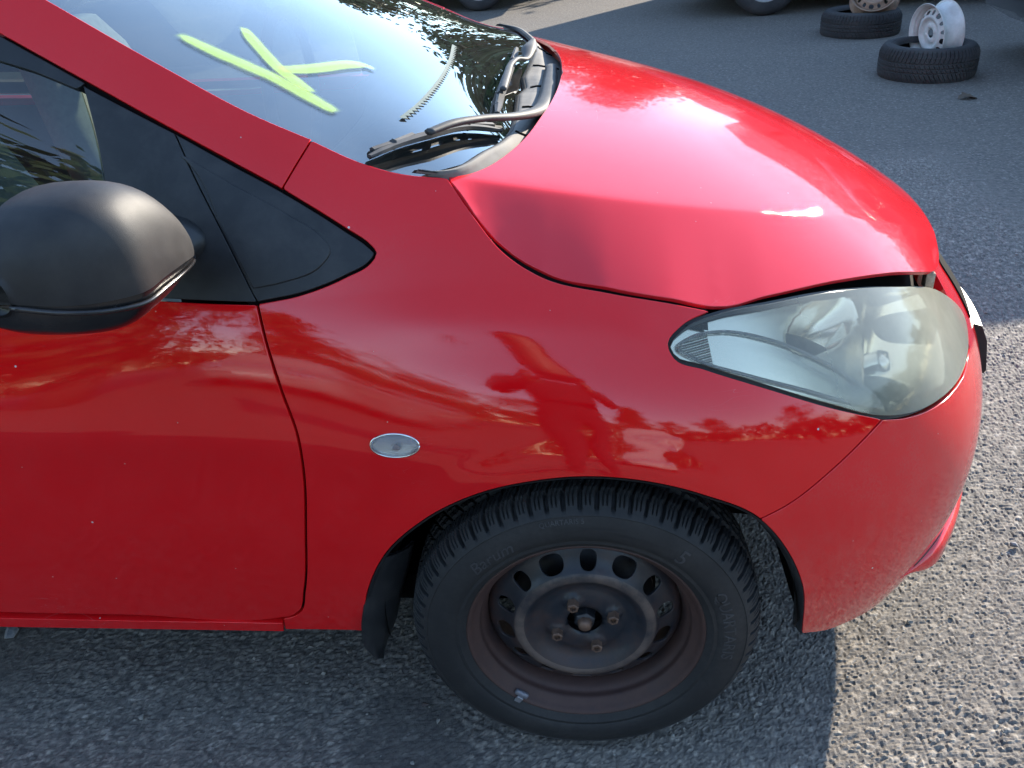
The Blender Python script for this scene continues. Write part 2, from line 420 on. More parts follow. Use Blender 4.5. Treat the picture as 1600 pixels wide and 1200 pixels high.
def side_pt(q):
    q = np.atleast_2d(q).astype(float); s, Z = q[:, 0], q[:, 1]; d = side_d(q); th = s/YC
    return np.stack([np.where(s < 0, s, (YC+d)*np.sin(th)), np.where(s < 0, -d, YC-(YC+d)*np.cos(th)), Z], -1)
def hit(pxs, g):
    D = np.array([ray(*q) for q in pxs]); t = np.linspace(.6, 4.0, 700); out = []
    for d in D:
        Pt = CAM+t[:, None]*d; v = g(Pt); i = np.where((v[:-1] > 0) & (v[1:] <= 0))[0]
        i = int(i[0]) if len(i) else int(np.argmin(np.abs(v[:-1])))
        a = np.clip(v[i]/(v[i]-v[i+1]+1e-12), 0, 1); out.append(CAM+(t[i]+a*(t[1]-t[0]))*d)
    return np.array(out)
def g_side(P): s, d = to_sd(P); return d-side_d(np.stack([s, P[:, 2]], -1))
def on_side(pxs):
    P = hit(pxs, g_side); s, d = to_sd(P); return np.stack([s, P[:, 2]], -1)

# bonnet: a crowned top and a falling flank meeting in a crease
CREASE = [tuple(atY(*q)) for q in [(705, 277, .186), (800, 290, .213), (900, 305, .235), (1000, 314, .257), (1100, 322, .287), (1200, 331, .338), (1250, 336, .378), (1350, 346, .475), (1443, 358, .585)]]
CREASE = [(-.26, .155, 1.022)]+CREASE+[(.70, .64, .712)]
CENTRE = [(-.2, 1.045), (-.03, 1.010), (.1, .975), (.2, .947), (.3, .919), (.4, .883), (.5, .840), (.6, .786), (.66, .748), (.72, .700)]
LIPPX = [(700, 277, .182), (740, 335, .152), (790, 395, .125), (850, 432, .107), (950, 455, .097), (1050, 472, .10), (1125, 485, .115), (1200, 468, .16), (1300, 445, .235), (1400, 430, .33), (1465, 428, .43)]
LIP = np.array([atY(*q) for q in LIPPX])
cr = np.array(CREASE)
_ttop = np.vstack([cr, [(x, YC, z) for x, z in CENTRE]])
def _basis(q):
    x, y = q[:, 0], ((q[:, 1]-YC)/.6)**2
    return np.stack([np.ones_like(x), x, x**2, x**3, x**4, y, y*x, y*x**2, y*x**3], -1)
_tc = np.linalg.lstsq(_basis(_ttop[:, :2]), _ttop[:, 2], rcond=None)[0]
def _top(q): return _basis(np.stack([np.clip(q[:, 0], -.3, .8), q[:, 1]], -1))@_tc
_yc = np.polynomial.Chebyshev.fit(cr[:, 0], cr[:, 1], 5, domain=[-.25, .8])
_lx = np.concatenate([LIP[:, 0], [.70, .76]]); _ly = np.concatenate([LIP[:, 1], [.51, .58]])
_lz = np.concatenate([LIP[:, 2], _top(np.array([[.70, .51], [.76, .58]]))-[.03, .03]])
_dr = np.maximum(_top(np.stack([_lx, _ly], -1))-_lz, .004)
_dt = catmull(np.stack([_lx, _dr], -1), 40)
def _drop(x): return np.interp(x, _dt[:, 0], _dt[:, 1])
def yc_(x): return _yc(np.clip(x, -.2, .76))
def bonnet_z(q):
    q = np.atleast_2d(q).astype(float); y = np.where(q[:, 1] > YC, 2*YC-q[:, 1], q[:, 1]); x = q[:, 0]; q2 = np.stack([x, y], -1)
    xl = np.clip(x, -.173, .76); yl = np.interp(xl, _lx, _ly); c = yc_(x); wd = np.maximum(c-yl, .05)
    sp = .006; e = c-y; ramp = .5*(e+np.sqrt(e*e+sp*sp))/wd
    return _top(q2)-_drop(xl)*ramp
def bonnet_pt(q): q = np.atleast_2d(q).astype(float); return np.stack([q[:, 0], q[:, 1], bonnet_z(q)], -1)
def on_bonnet(pxs): P = hit(pxs, lambda P: P[:, 2]-bonnet_z(P[:, :2])); return P[:, :2]

# windscreen
_J = side_pt(on_side([(700, 276), (620, 268), (560, 250), (487, 217), (400, 180), (250, 100), (75, 0)]))
_J = np.vstack([_J, [(-1.0, .335, 1.385)]])
_wc = np.array([(-.02, YC, .925), (-.13, YC, .985), (-.4, YC, 1.125), (-.7, YC, 1.268), (-1.05, YC, 1.415)])
_ww = np.vstack([_J, _J*[1, -1, 1]+[0, 2*YC, 0], _wc])
_ws = RBF(_ww[:, :2], _ww[:, 2], 1e-4)
def ws_pt(q): q = np.atleast_2d(q).astype(float); return np.stack([q[:, 0], q[:, 1], _ws(q)], -1)
def on_ws(pxs): P = hit(pxs, lambda P: P[:, 2]-_ws(P[:, :2])); return P[:, :2]
# ------------------------------------------------------------------ the red hatchback
car = empty('red_car', (0, 0, 0))
tag(car, 'red hatchback with neon yellow spray mark on its windscreen and rusty steel wheel', 'car')
def cat2(L, n=10): return catmull(L, n)
# shut lines and outlines read off the photograph, laid on the surfaces
F_DOOR = on_side(cat2([(402, 474), (415, 530), (440, 610), (465, 680), (475, 740), (478, 830), (476, 925), (470, 955), (458, 963), (442, 967)]))
ARCH = on_side(cat2([(568, 975), (575, 925), (600, 870), (660, 815), (740, 775), (840, 752), (915, 746), (1000, 752), (1100, 775), (1188, 812), (1230, 860), (1255, 920), (1253, 990)]))
iG = int(np.argmin(((side_pt(ARCH)-side_pt(on_side([(1188, 812)])))**2).sum(1)))
G_ = on_side(cat2([(1188, 812), (1230, 790), (1300, 735), (1345, 692), (1380, 655)]))
A_SIDE = on_side(cat2([(700, 277), (740, 335), (790, 395), (850, 432), (950, 455), (1050, 472), (1110, 484)]))
LAMP = on_side(catmull([(1047, 540), (1066, 514), (1125, 488), (1200, 473), (1300, 454), (1400, 447), (1460, 451), (1500, 482), (1513, 540), (1500, 590), (1460, 630), (1410, 649), (1370, 650), (1300, 633), (1200, 603), (1100, 572), (1055, 556)], 10, True))
TRI_LO = on_side(cat2([(402, 474), (470, 460), (540, 432), (580, 408), (587, 396), (578, 384), (540, 358), (440, 296)]))
PCUT = on_side([(440, 295), (463, 256), (487, 217)])
J_ = on_side(cat2([(487, 217), (560, 250), (620, 268), (700, 276)]))
# fender
lampseg = LAMP
i0 = 0; iA = 25   # lamp runs tail (0) over the top; fender needs tail .. lower edge .. (1380,655)
lamp_low = on_side(cat2([(1110, 488), (1066, 511), (1045, 539), (1055, 559), (1100, 575), (1200, 606), (1300, 636), (1380, 654)]))
fender = np.vstack([F_DOOR[::-1][:-1], TRI_LO[:-1], PCUT[:-1], J_[:-1], A_SIDE[:-1], lamp_low[:-1], G_[::-1][:-1], ARCH[:iG+1][::-1][:-1], on_side([(568, 987), (445, 984)])])
REP = on_side([(617+38*math.cos(t)+2*math.sin(t), 696+18*math.sin(t)) for t in np.linspace(0, 2*math.pi, 40, endpoint=False)])
fo = panel('front_fender', side_pt, fender, MT['red'], car, step=.010, holes=[REP], mirror=True, gap=.0026)
# door and sill
DB = on_side(cat2([(470, 955), (458, 963), (442, 966), (200, 962), (0, 958)]))
door_top = on_side(cat2([(0, 462), (250, 468), (330, 472), (402, 474)]))
dl = np.array([[-1.62, DB[-1, 1]+.004], [-1.62, door_top[0, 1]+.012]])
kd = [i for i in range(len(F_DOOR)) if F_DOOR[i, 1] > DB[0, 1]]
door_poly = np.vstack([dl, door_top[:-1], F_DOOR[kd], DB])
panel('door_panel', side_pt, door_poly, MT['red'], car, step=.011, mirror=True, gap=.0036)
SILL = np.vstack([on_side([(442, 971), (445, 984), (200, 980), (0, 977)]), [[-1.7, .262], [-1.7, .293]], on_side([(0, 963), (200, 967)])])
panel('sill', side_pt, SILL, MT['red'], car, step=.012, skirt=.05, mirror=True, offset=.004)
# bonnet
rear = on_bonnet(cat2([(701, 276), (730, 272), (762, 260), (795, 238), (822, 213), (845, 182), (860, 160), (873, 132), (879, 108)]))
rear = rear[rear[:, 1] < YC-.03]; rear = np.vstack([rear, [[rear[-1, 0]+.003, YC]]])
lip = np.vstack([LIP[:, :2], [(.662, .52), (.688, .63), (.703, .74), (.708, YC)]]); lip = catmull(lip, 10)
half = np.vstack([rear[::-1][1:], lip[1:]])
full = np.vstack([half, (half*[1, -1]+[0, 2*YC])[::-1][1:-0 or None], [[rear[-1, 0], YC]]])
_cx = np.arange(-.17, .70, .006); _ce = np.vstack([np.stack([_cx, yc_(_cx)+k], -1) for k in (-.009, -.003, 0, .003, .009)]); _ce = np.vstack([_ce, _ce*[1, -1]+[0, 2*YC]])
bonnet = panel('bonnet', bonnet_pt, full, MT['red_bonnet'], car, step=.016, skirt=.007, extra=_ce, gap=lambda p: np.where((p[:, 0] < np.interp(np.minimum(p[:, 1], 2*YC-p[:, 1]), rear[:, 1], rear[:, 0])+.012), .0012, .0012+.0055*sstep(-.165, -.08, p[:, 0])))
# bumper
BOT = on_side(cat2([(1253, 990), (1290, 985), (1320, 974), (1380, 940), (1430, 899)])); bz = BOT[-1]
BOT = np.vstack([BOT, [[x, .235] for x in np.linspace(bz[0]+.06, SMAX, 8)]])
lampR = on_side(cat2([(1380, 655), (1412, 653), (1463, 634), (1503, 592), (1516, 543)]))
ltop = np.array([[lampR[-1, 0]+.03, .655], [lampR[-1, 0]+.06, .68], [.98, .688], [1.15, .690], [SMAX, .690]])
bh = np.vstack([ARCH[iG:-1], BOT])          # from arch/fender joint down and along the bottom to centre
bt = np.vstack([G_[:-1], lampR[:-1], lampR[-1:], ltop])
near = np.vstack([bt[::-1][1:], bh[1:-1]])       # centre top -> ... -> centre bottom
mir = near*[-1, 1]+[2*SMAX, 0]
bump_poly = np.vstack([[ltop[-1]], near, [BOT[-1]], mir[::-1]])
panel('front_bumper', side_pt, bump_poly, MT['red_bumper'], car, step=.014, skirt=.02)
# pillar and black corner trim
K_ = on_side(cat2([(440, 295), (355, 249), (270, 203), (130, 125), (0, 53)])); Ju = on_side(cat2([(487, 217), (400, 180), (250, 100), (75, 0)]))
pillar = np.vstack([K_, [[-1.05, 1.315], [-1.6, 1.36], [-1.6, 1.42], [-1.0, 1.40]], Ju[::-1], PCUT[::-1][1:-1]])
panel('windscreen_pillar', side_pt, pillar, MT['red'], car, step=.013, mirror=True)
SPLIT = on_side(cat2([(272, 207), (300, 270), (350, 370), (401, 473)]))
TR2 = on_side(cat2([(402, 472), (470, 458), (540, 430), (578, 407), (585, 396), (576, 386), (540, 361), (440, 299), (355, 253), (272, 207)]))
tri = np.vstack([TR2, SPLIT[1:-1]])
panel('corner_trim', side_pt, tri, MT['black_plastic'], car, step=.013, mirror=True, offset=-.002)
sail = np.vstack([SPLIT, on_side(cat2([(401, 473), (330, 471), (250, 467), (180, 464)]))[1:], on_side(cat2([(165, 300), (150, 220), (128, 132)])), on_side([(200, 170)])])
panel('door_sail', side_pt, sail, MT['black_plastic'], car, step=.013, mirror=True, offset=-.002)

inn = np.vstack([on_side(cat2([(283, 243), (350, 283), (450, 338), (500, 371), (514, 393), (500, 414), (440, 440), (396, 449)])), on_side(cat2([(396, 449), (350, 358), (303, 262), (288, 246)]))[1:-1]])
panel('corner_trim_inset', side_pt, inn, MT['black_plastic'], car, step=.013, offset=.0006, gap=0, skirt=.004, roundr=.002)
# ------------------------------------------------------------------ dark strips added behind the panel gaps as their shade, arch liner, mud flap
def strip_panel(name, fn, curve, w, mat, parent, offset):
    """ribbon of half width w following a parameter curve, offset below the skin"""
    c = resample(curve, .012); t = np.gradient(c, axis=0); n = np.stack([-t[:, 1], t[:, 0]], -1); n /= np.linalg.norm(n, axis=1)[:, None]+1e-9
    V = []; F = []
    for k in (-1, 1):
        q = c+n*w*k; V.append(fn(q)+surf_normals(fn, q, 1)*offset)
    m = len(c); V = np.vstack(V); F = [(i, i+1, m+i+1, m+i) for i in range(m-1)]
    return add(name, mesh(name, V, F), mat, parent)
for nm, cv, w_ in (('gap_backing', F_DOOR, .016), ('gap_backing', G_, .016), ('gap_backing', A_SIDE[7:], .020), ('gap_backing', np.vstack([DB]), .014), ('gap_backing', PCUT, .012), ('gap_backing', TRI_LO, .014), ('gap_backing', SPLIT, .014), ('gap_backing', K_, .012)):
    strip_panel(nm, side_pt, cv, w_, MT['dark'], car, -.010)
# wheel-arch liner
def liner():
    V = []; F = []; A = np.radians(np.linspace(-2, 188, 60)); W = [.012, .03, .12, .22, .30]
    for a in A:
        for k, y in enumerate(W): r = .338+(.012 if k else 0)+.006*math.sin(a*9)*(k > 1); V.append((r*math.cos(a)+.002, y+.02, .285+r*math.sin(a)))
    m = len(W)
    for i in range(len(A)-1):
        for k in range(m-1): F.append((i*m+k, i*m+k+1, (i+1)*m+k+1, (i+1)*m+k))
    o = len(V)
    for a in A: V.append((.1*math.cos(a), .32, .30+.1*math.sin(a)))
    for i in range(len(A)-1): F.append((i*m+m-1, o+i, o+i+1, (i+1)*m+m-1))
    return mesh('arch_liner', V, F)
add('arch_liner', liner(), MT['dark'], car)
def arch_lip():
    q = resample(ARCH, .008); P0 = side_pt(q); n = surf_normals(side_pt, q, 1); c = np.array([0, 0, .285]); inw = c-P0; inw[:, 1] = 0; inw /= np.linalg.norm(inw, axis=1)[:, None]
    R = [P0-n*.001, P0+inw*.004-n*.003, P0+inw*.006-n*.02]; m = len(q); V = np.vstack(R); F = []
    for k in range(2): F += [(k*m+i, k*m+i+1, (k+1)*m+i+1, (k+1)*m+i) for i in range(m-1)]
    return mesh('arch_edge', V, F)
add('arch_edge', arch_lip(), MT['black_plastic'], car)
# mud flap hanging behind the wheel
def flap():
    out = [atY(*q, .012) for q in [(600, 872), (583, 905), (573, 950), (570, 990), (576, 1015), (590, 1029)]]; inn = [atY(*q, .07) for q in [(648, 846), (640, 880), (628, 925), (620, 965), (606, 1000), (593, 1029)]]
    out = catmull(out, 5); inn = catmull(inn, 5); V = []; F = []; m = len(out); K = 6
    for i in range(m):
        for k in range(K):
            t = k/(K-1); p = out[i]*(1-t)+inn[i]*t+np.array([.010*math.sin(math.pi*t), 0, 0]); V.append(p)
    for i in range(m):
        for k in range(K): V.append(V[i*K+k]+np.array([-.006, .002, 0]))
    N = m*K
    for i in range(m-1):
        for k in range(K-1):
            F.append((i*K+k, i*K+k+1, (i+1)*K+k+1, (i+1)*K+k)); F.append((N+i*K+k, N+(i+1)*K+k, N+(i+1)*K+k+1, N+i*K+k+1))
    for i in range(m-1):
        F.append((i*K, (i+1)*K, N+(i+1)*K, N+i*K)); F.append((i*K+K-1, N+i*K+K-1, N+(i+1)*K+K-1, (i+1)*K+K-1))
    return mesh('mud_flap', V, F)
add('mud_flap', flap(), MT['black_plastic'], car)
# floor pan and engine-bay floor keep daylight out from below
box('floor_pan', (3.3, 1.40, .06), (-1.55, YC, .25), MT['dark'], car)
box('engine_bay', (.95, 1.0, .34), (.13, YC, .50), MT['dark'], car)
box('bulkhead', (.05, 1.45, .62), (-.37, YC, .60), MT['dark'], car)

# ------------------------------------------------------------------ side repeater lamp
rp = empty('side_repeater', (0, 0, 0), car)
t = NT('clear_ribbed_lens'); t.set(Roughness=.12, IOR=1.5); t.b.inputs['Transmission Weight'].default_value = .75; t.b.inputs['Base Color'].default_value = (.62, .65, .70, 1)
co = t.coord(); sp = t.new('SeparateXYZ'); t.l(co, sp.inputs[0])
rib = t.math('ADD', t.math('SINE', t.math('MULTIPLY', sp.outputs[0], 2400)), t.math('SINE', t.math('MULTIPLY', sp.outputs[2], 2400))); t.l(t.bump(rib, .35, .0008), t.b.inputs['Normal'])
MT['clear_lens'] = t.m
cq = REP.mean(0)
def dome(q): 
    q = np.atleast_2d(q); k = np.clip(1-(((q-cq)/(.036, .0165))**2).sum(1), 0, 1); return side_pt(q)+surf_normals(side_pt, q, 1)*(.001+.007*np.sqrt(k))[:, None]
el = lambda a, b: np.array([(cq[0]+a*math.cos(x), cq[1]+b*math.sin(x)) for x in np.linspace(0, 2*math.pi, 48, endpoint=False)])
s0 = np.ptp(REP[:, 0])/2; s1 = np.ptp(REP[:, 1])/2
panel('lens', dome, el(s0*.97, s1*.97), MT['clear_lens'], rp, step=.004, bstep=.003, gap=0, skirt=.006)
q = resample(np.vstack([REP, REP[:1]]), .003); add('bezel', tube('bezel', side_pt(q)+surf_normals(side_pt, q, 1)*.0005, .0016, 8), MT['silver'], rp)
panel('backing', lambda q: side_pt(q)-surf_normals(side_pt, np.atleast_2d(q), 1)*.004, el(s0*.99, s1*.99), MT['silver'], rp, step=.008, gap=0, hem=False)
panel('bulb', dome, el(s0*.16, s1*.28)+np.array([.003, -.002]), simple('amber_bulb', (.35, .09, .05), .4), rp, step=.004, bstep=.002, gap=0, offset=-.006, hem=False)

# ------------------------------------------------------------------ windscreen, cowl, roof
ws_bot = on_ws(cat2([(640, 271), (690, 274), (713, 268), (751, 245), (785, 225), (800, 208), (806, 185), (810, 153)]))
ws_bot = ws_bot[ws_bot[:, 1] < YC-.05]; ws_bot = np.vstack([ws_bot, [[max(ws_bot[-1, 0]+.004, ws_bot[:, 0].max()), YC]]])
jn = catmull(_J[1:, :2], 8)[::-1]                                    # top -> bottom along the near edge
nearw = np.vstack([[[-1.07, YC], [-1.05, .5]], jn[:-2], ws_bot[1:]])
wpoly = np.vstack([nearw, (nearw*[1, -1]+[0, 2*YC])[::-1][1:-1]])
panel('windscreen', ws_pt, wpoly, MT['windscreen'], car, step=.03, bstep=.015, gap=.0, skirt=.004, offset=-.003)
# black ceramic band at the foot of the glass and grey cowl in front of it
def ribbon(name, curves, mat, parent):
    m = len(curves[0]); V = np.vstack(curves); F = []
    for k in range(len(curves)-1): F += [(k*m+i, (k+1)*m+i, (k+1)*m+i+1, k*m+i+1) for i in range(m-1)]
    me = mesh(name, V, F); return add(name, me, mat, parent)
wb = resample(ws_bot[2:], .012); wb = np.vstack([wb, (wb*[1, -1]+[0, 2*YC])[::-1][1:]]); m = len(wb)
rr = resample(rear, .012); rr = np.vstack([rr, (rr*[1, -1]+[0, 2*YC])[::-1][1:]])
rr = resample(rr, np.linalg.norm(np.diff(rr, axis=0), axis=1).sum()/(m-1))[:m]
W0 = ws_pt(wb); B0 = bonnet_pt(rr); B0[:, 2] -= .030; B0[:, 0] += .015
cw = [W0+[0, 0, .002], W0+[.004, 0, .007], W0+[.010, 0, .006], W0*.75+B0*.25+[0, 0, .007], W0*.5+B0*.5+[0, 0, .004], W0*.49+B0*.51+[0, 0, .001], W0*.2+B0*.8, B0+[.05, 0, -.05]]
ribbon('cowl', cw, MT['cowl'], car)
for fr in (.22, .36, .5, .64, .78):
    i = int(fr*m); seg = np.array([cw[j][i] for j in range(2, 7)])+[0, 0, .0015]; add('cowl_seam', tube('cowl_seam', seg, .0018, 6), MT['dark'], car)
ribbon('cowl_seal', [W0+[-.006, 0, .002], W0+[-.002, 0, .0055], W0+[.003, 0, .006], W0+[.005, 0, .004]], MT['rubber'], car)
# roof
rx = np.linspace(-1.03, -2.95, 14); V = []; F = []; K = 21
for x in rx:
    u = (x+1.03)/-1.92; ze = 1.395+.03*math.sin(u*2.2)-.10*u**3; zc = 1.43+.05*math.sin(u*2.0)-.11*u**3; ye = .315+.02*u
    for k in range(K):
        v = k/(K-1)*2-1; V.append((x, YC+v*(YC-ye), ze+(zc-ze)*(1-v*v)))
for i in range(len(rx)-1):
    for k in range(K-1): F.append((i*K+k, (i+1)*K+k, (i+1)*K+k+1, i*K+k+1))
add('roof', mesh('roof', V, F), MT['red'], car)
# side glass, rear flank, tail
swin = np.vstack([on_side(cat2([(118, 133), (140, 205), (158, 300), (175, 463)])), [[-1.0, .862], [-1.5, .87], [-1.5, 1.30], [-1.02, 1.285]], on_side([(0, 60), (60, 96)])])
panel('side_window', side_pt, swin, MT['sideglass'], car, step=.03, gap=0, mirror=True, offset=-.010, skirt=.003)
fr_ = np.vstack([on_side(cat2([(128, 128), (0, 57)])), [[-1.04, 1.305], [-1.6, 1.345], [-1.6, 1.31], [-1.03, 1.27]], on_side([(0, 93), (50, 108), (118, 136)])])
panel('window_frame', side_pt, fr_, MT['black_plastic'], car, step=.015, gap=0, mirror=True, offset=-.004, skirt=.012)
swr = np.array([[-1.62, .875], [-2.6, .92], [-2.75, 1.2], [-2.3, 1.33], [-1.62, 1.33]])
panel('rear_side_window', side_pt, swr, MT['sideglass'], car, step=.06, bstep=.03, mirror=True, offset=-.006, skirt=.003)
rq = np.array([[-1.63, .27], [-2.05, .27]]+[[-2.49-.34*math.cos(a), .29+.34*math.sin(a)] for a in np.linspace(.1, math.pi-.1, 16)]+[[-2.95, .3], [-3.0, .9], [-3.0, 1.25], [-2.75, 1.34], [-1.63, 1.36], [-1.63, 1.335], [-2.3, 1.335], [-2.76, 1.2], [-2.61, .915], [-1.63, .868]])
panel('rear_quarter', side_pt, rq, MT['red'], car, step=.04, bstep=.02, mirror=True)
V = []; F = []
for z in np.linspace(.25, 1.38, 12):
    p = side_pt([(-2.98, z)])[0]
    for k in range(13):
        v = k/12*2-1; V.append((-2.97-.10*(1-v**4)*(1-.6*max(0, z-.9)/.5), YC+v*(YC-p[1]), z))
for i in range(11):
    for k in range(12): F.append((i*13+k, (i+1)*13+k, (i+1)*13+k+1, i*13+k+1))
add('tailgate', mesh('tailgate', V, F), MT['red'], car)

# ------------------------------------------------------------------ interior seen through the glass
db = [W0+[-.02, 0, -.035], W0+[-.12, 0, -.05], W0*[.85, 1, 1]+[-.32, 0, -.055], W0*[.7, 1, 1]+[-.48, 0, -.13], W0*[.7, 1, 1]+[-.50, 0, -.45]]
for c_ in db: c_[:, 1] = YC+(c_[:, 1]-YC)*.93
ribbon('dashboard', db, MT['dash'], car)
def seat(y):
    s = empty('front_seat', (0, 0, 0), car)
    def ring(x, z, wx, wy, tilt, n=20):
        a = np.linspace(0, 2*math.pi, n, endpoint=False); c = np.sign(np.cos(a))*np.abs(np.cos(a))**.6; d = np.sign(np.sin(a))*np.abs(np.sin(a))**.6
        return np.stack([x+c*wx, y+d*wy, z+c*wx*tilt], -1)
    add('backrest', loft('backrest', [ring(-1.13, .55, .06, .20, 0), ring(-1.15, .62, .075, .25, 0), ring(-1.20, .85, .07, .25, -.1), ring(-1.26, 1.05, .06, .21, -.1), ring(-1.28, 1.12, .035, .16, -.1)]), MT['seat'], s)
    add('cushion', loft('cushion', [ring(-.85, .50, .28, .22, 0), ring(-.86, .56, .30, .25, .1), ring(-.86, .60, .27, .23, .1)]), MT['seat'], s)
    add('headrest', loft('headrest', [ring(-1.27, 1.15, .03, .10, 0), ring(-1.26, 1.20, .05, .14, 0), ring(-1.27, 1.29, .045, .13, 0), ring(-1.28, 1.33, .02, .09, 0)]), MT['seat'], s)
for y in (.50, 1.20): seat(y)
sw = lathe('steering_wheel', [(.185+.014*math.cos(a), .014*math.sin(a)) for a in np.linspace(0, 2*math.pi, 12)], 40)
so = add('steering_wheel', sw, MT['dash'], car, (-.72, 1.2, .93)); so.rotation_euler = (0, math.radians(0), math.radians(90)); so.rotation_euler = Matrix.Rotation(math.radians(90), 3, 'Z').to_euler()
# roof-side lining on the far side closes the view through the cabin
panel('side_lining', lambda q: side_pt(q)*[1, -1, 1]+[0, 2*YC-.10, 0], np.array([[-2.95, .3], [-.45, .3], [-.5, .86], [-1.6, .86], [-2.95, .9]]), MT['dash'], car, step=.08, bstep=.05, out=-1, hem=False)
# ------------------------------------------------------------------ neon spray mark and wipers
t = NT('neon_yellow_spray_paint'); co = t.coord(); n1 = t.noise(90, 5, .7, co)
t.l(t.mix(n1.outputs[0], (.44, .70, .10), (.58, .82, .18)), t.b.inputs['Base Color']); t.set(Roughness=.6)
at_ = t.new('Attribute'); at_.attribute_name = 'cover'; al = t.math('MULTIPLY', at_.outputs['Fac'], 1.0)
speck = t.ramp(t.math('ADD', t.math('MULTIPLY', t.noise(500, 4, .75, co).outputs[0], .5), t.math('MULTIPLY', t.noise(40, 5, .7, co).outputs[0], .5)), [(.40, 0), (.60, 1)])
al2 = t.math('MINIMUM', t.math('MULTIPLY', t.math('POWER', al, 1.3), t.math('ADD', t.math('MULTIPLY', speck, .8), t.math('MULTIPLY', al, 1.1))), .42); t.l(al2, t.b.inputs['Alpha'])
MT['spray'] = t.m
def ws_norm(q): return surf_normals(ws_pt, np.atleast_2d(q).astype(float), 1)
def spray(pts, width, soft=1.0):
    c = resample(on_ws(catmull([p[:2] for p in pts], 8)), .006); m = len(c); L = np.linspace(0, 1, m)
    wd = np.interp(L, np.linspace(0, 1, len(pts)), [p[2] for p in pts])*width
    tg = np.gradient(c, axis=0); n = np.stack([-tg[:, 1], tg[:, 0]], -1); n /= np.linalg.norm(n, axis=1)[:, None]
    K = 11; V = []; F = []; cov = []
    for k in range(K):
        v = k/(K-1)*2-1; q = c+n*(wd*v)[:, None]; V.append(ws_pt(q)+ws_norm(q)*.0004)
        e = np.clip(np.minimum(L, 1-L)*m*.006/.02, 0, 1); prof = np.clip((1-abs(v))/(.45*soft), 0, 1); cov += list(prof*(3-2*prof)*prof*e**.6)
    for k in range(K-1): F += [(k*m+i, k*m+i+1, (k+1)*m+i+1, (k+1)*m+i) for i in range(m-1)]
    me = mesh('spray_mark', np.vstack(V), F); a = me.attributes.new('cover', 'FLOAT', 'POINT'); a.data.foreach_set('value', np.array(cov, dtype=np.float32))
    add('spray_mark', me, MT['spray'], car)
spray([(276, 52, .7), (300, 64, 1), (360, 92, 1.05), (420, 118, 1), (480, 150, 1), (528, 177, .8)], .024, 2.1)
spray([(380, 42, .6), (395, 62, 1), (415, 85, 1), (435, 106, 1), (460, 125, 1.1), (490, 146, .8)], .016, 1.5)
spray([(432, 108, .7), (460, 109, 1), (500, 106, 1), (540, 101, 1), (570, 102, 1), (588, 110, .5)], .016, 1.2)
# thin grey-green serrated strip laid on the glass near its far corner
def serr():
    a = on_ws(catmull([(626, 184), (650, 165), (672, 142), (690, 118), (703, 92), (708, 70)], 10)); a = resample(a, .008); m = len(a); V = []; F = []
    tg = np.gradient(a, axis=0); n = np.stack([-tg[:, 1], tg[:, 0]], -1); n /= np.linalg.norm(n, axis=1)[:, None]
    for i in range(m):
        q0 = a[i]+n[i]*.002; q1 = a[i]-n[i]*(.002+(.007 if i % 2 else 0)); 
        for q in (q0, q1): V.append((ws_pt([q])+ws_norm([q])*.0002)[0])
    for i in range(m-1): F.append((2*i, 2*i+1, 2*i+3, 2*i+2))
    return mesh('toothed_strip', V, F, False)
add('toothed_strip', serr(), simple('strip_grey_green', (.10, .135, .12), .6), car)

def glass_pt(px_, h):
    p = np.array(px_, float)
    for k in range(4):
        q = on_ws([tuple(p)]); P_ = (ws_pt(q)+ws_norm(q)*h)[0]; p = p-.8*(proj(P_)[0]-np.array(px_, float))
    return P_
def wiper(arm_px, blade_px, hs):
    wp = empty('wiper', (0, 0, 0), car)
    P = catmull([glass_pt(p[:2], p[2]) for p in arm_px], 8); r = np.interp(np.linspace(0, 1, len(P)), np.linspace(0, 1, len(arm_px)), [p[3] for p in arm_px])
    add('arm', tube('arm', P, r*1.35, 8, .6), MT['wiper'], wp)
    B = catmull([glass_pt(p, hs[i]) for i, p in enumerate(blade_px)], 8)
    G0 = catmull([glass_pt(p, .004) for p in blade_px], 8); n = len(B)
    add('blade_frame', tube('blade_frame', B, np.interp(np.linspace(0, 1, n), [0, .1, .5, .9, 1], [.004, .008, .0105, .008, .004]), 6, .6), MT['wiper'], wp)
    add('rubber_blade', tube('rubber_blade', G0+np.array([0, 0, .001]), .0045, 6, 1.3), MT['rubber'], wp)
    for f0, f1 in ((.05, .40), (.60, .95)):
        i0, i1 = int(f0*(n-1)), int(f1*(n-1)); mid = (i0+i1)//2
        Y_ = catmull([G0[i0]+[0, 0, .006], G0[mid]*.35+B[mid]*.65+[0, 0, .004], G0[i1]+[0, 0, .006]], 6); add('yoke', tube('yoke', Y_, .006, 6, .8), MT['wiper'], wp)
    for f in (.22, .5, .78):
        i = int(f*(n-1)); add('clip', tube('clip', np.array([B[i]+[0, 0, .004], G0[i]]), .0065, 6), MT['wiper'], wp)
    return wp
wiper([(861, 105, .030, .010), (858, 135, .034, .013), (852, 160, .034, .0125), (838, 175, .034, .011), (800, 183, .036, .008), (750, 186, .038, .007), (705, 194, .038, .007), (670, 207, .034, .006)],
      [(577, 244), (620, 226), (670, 211), (730, 199), (783, 203)], (.008, .012, .014, .012, .008))
wiper([(833, 62, .035, .004), (826, 78, .036, .014), (822, 92, .030, .006), (808, 92, .034, .005), (800, 98, .034, .005), (792, 118, .034, .006), (786, 140, .030, .005)],
      [(808, 78), (800, 100), (790, 125), (782, 150), (777, 176)], (.008, .012, .014, .012, .008))

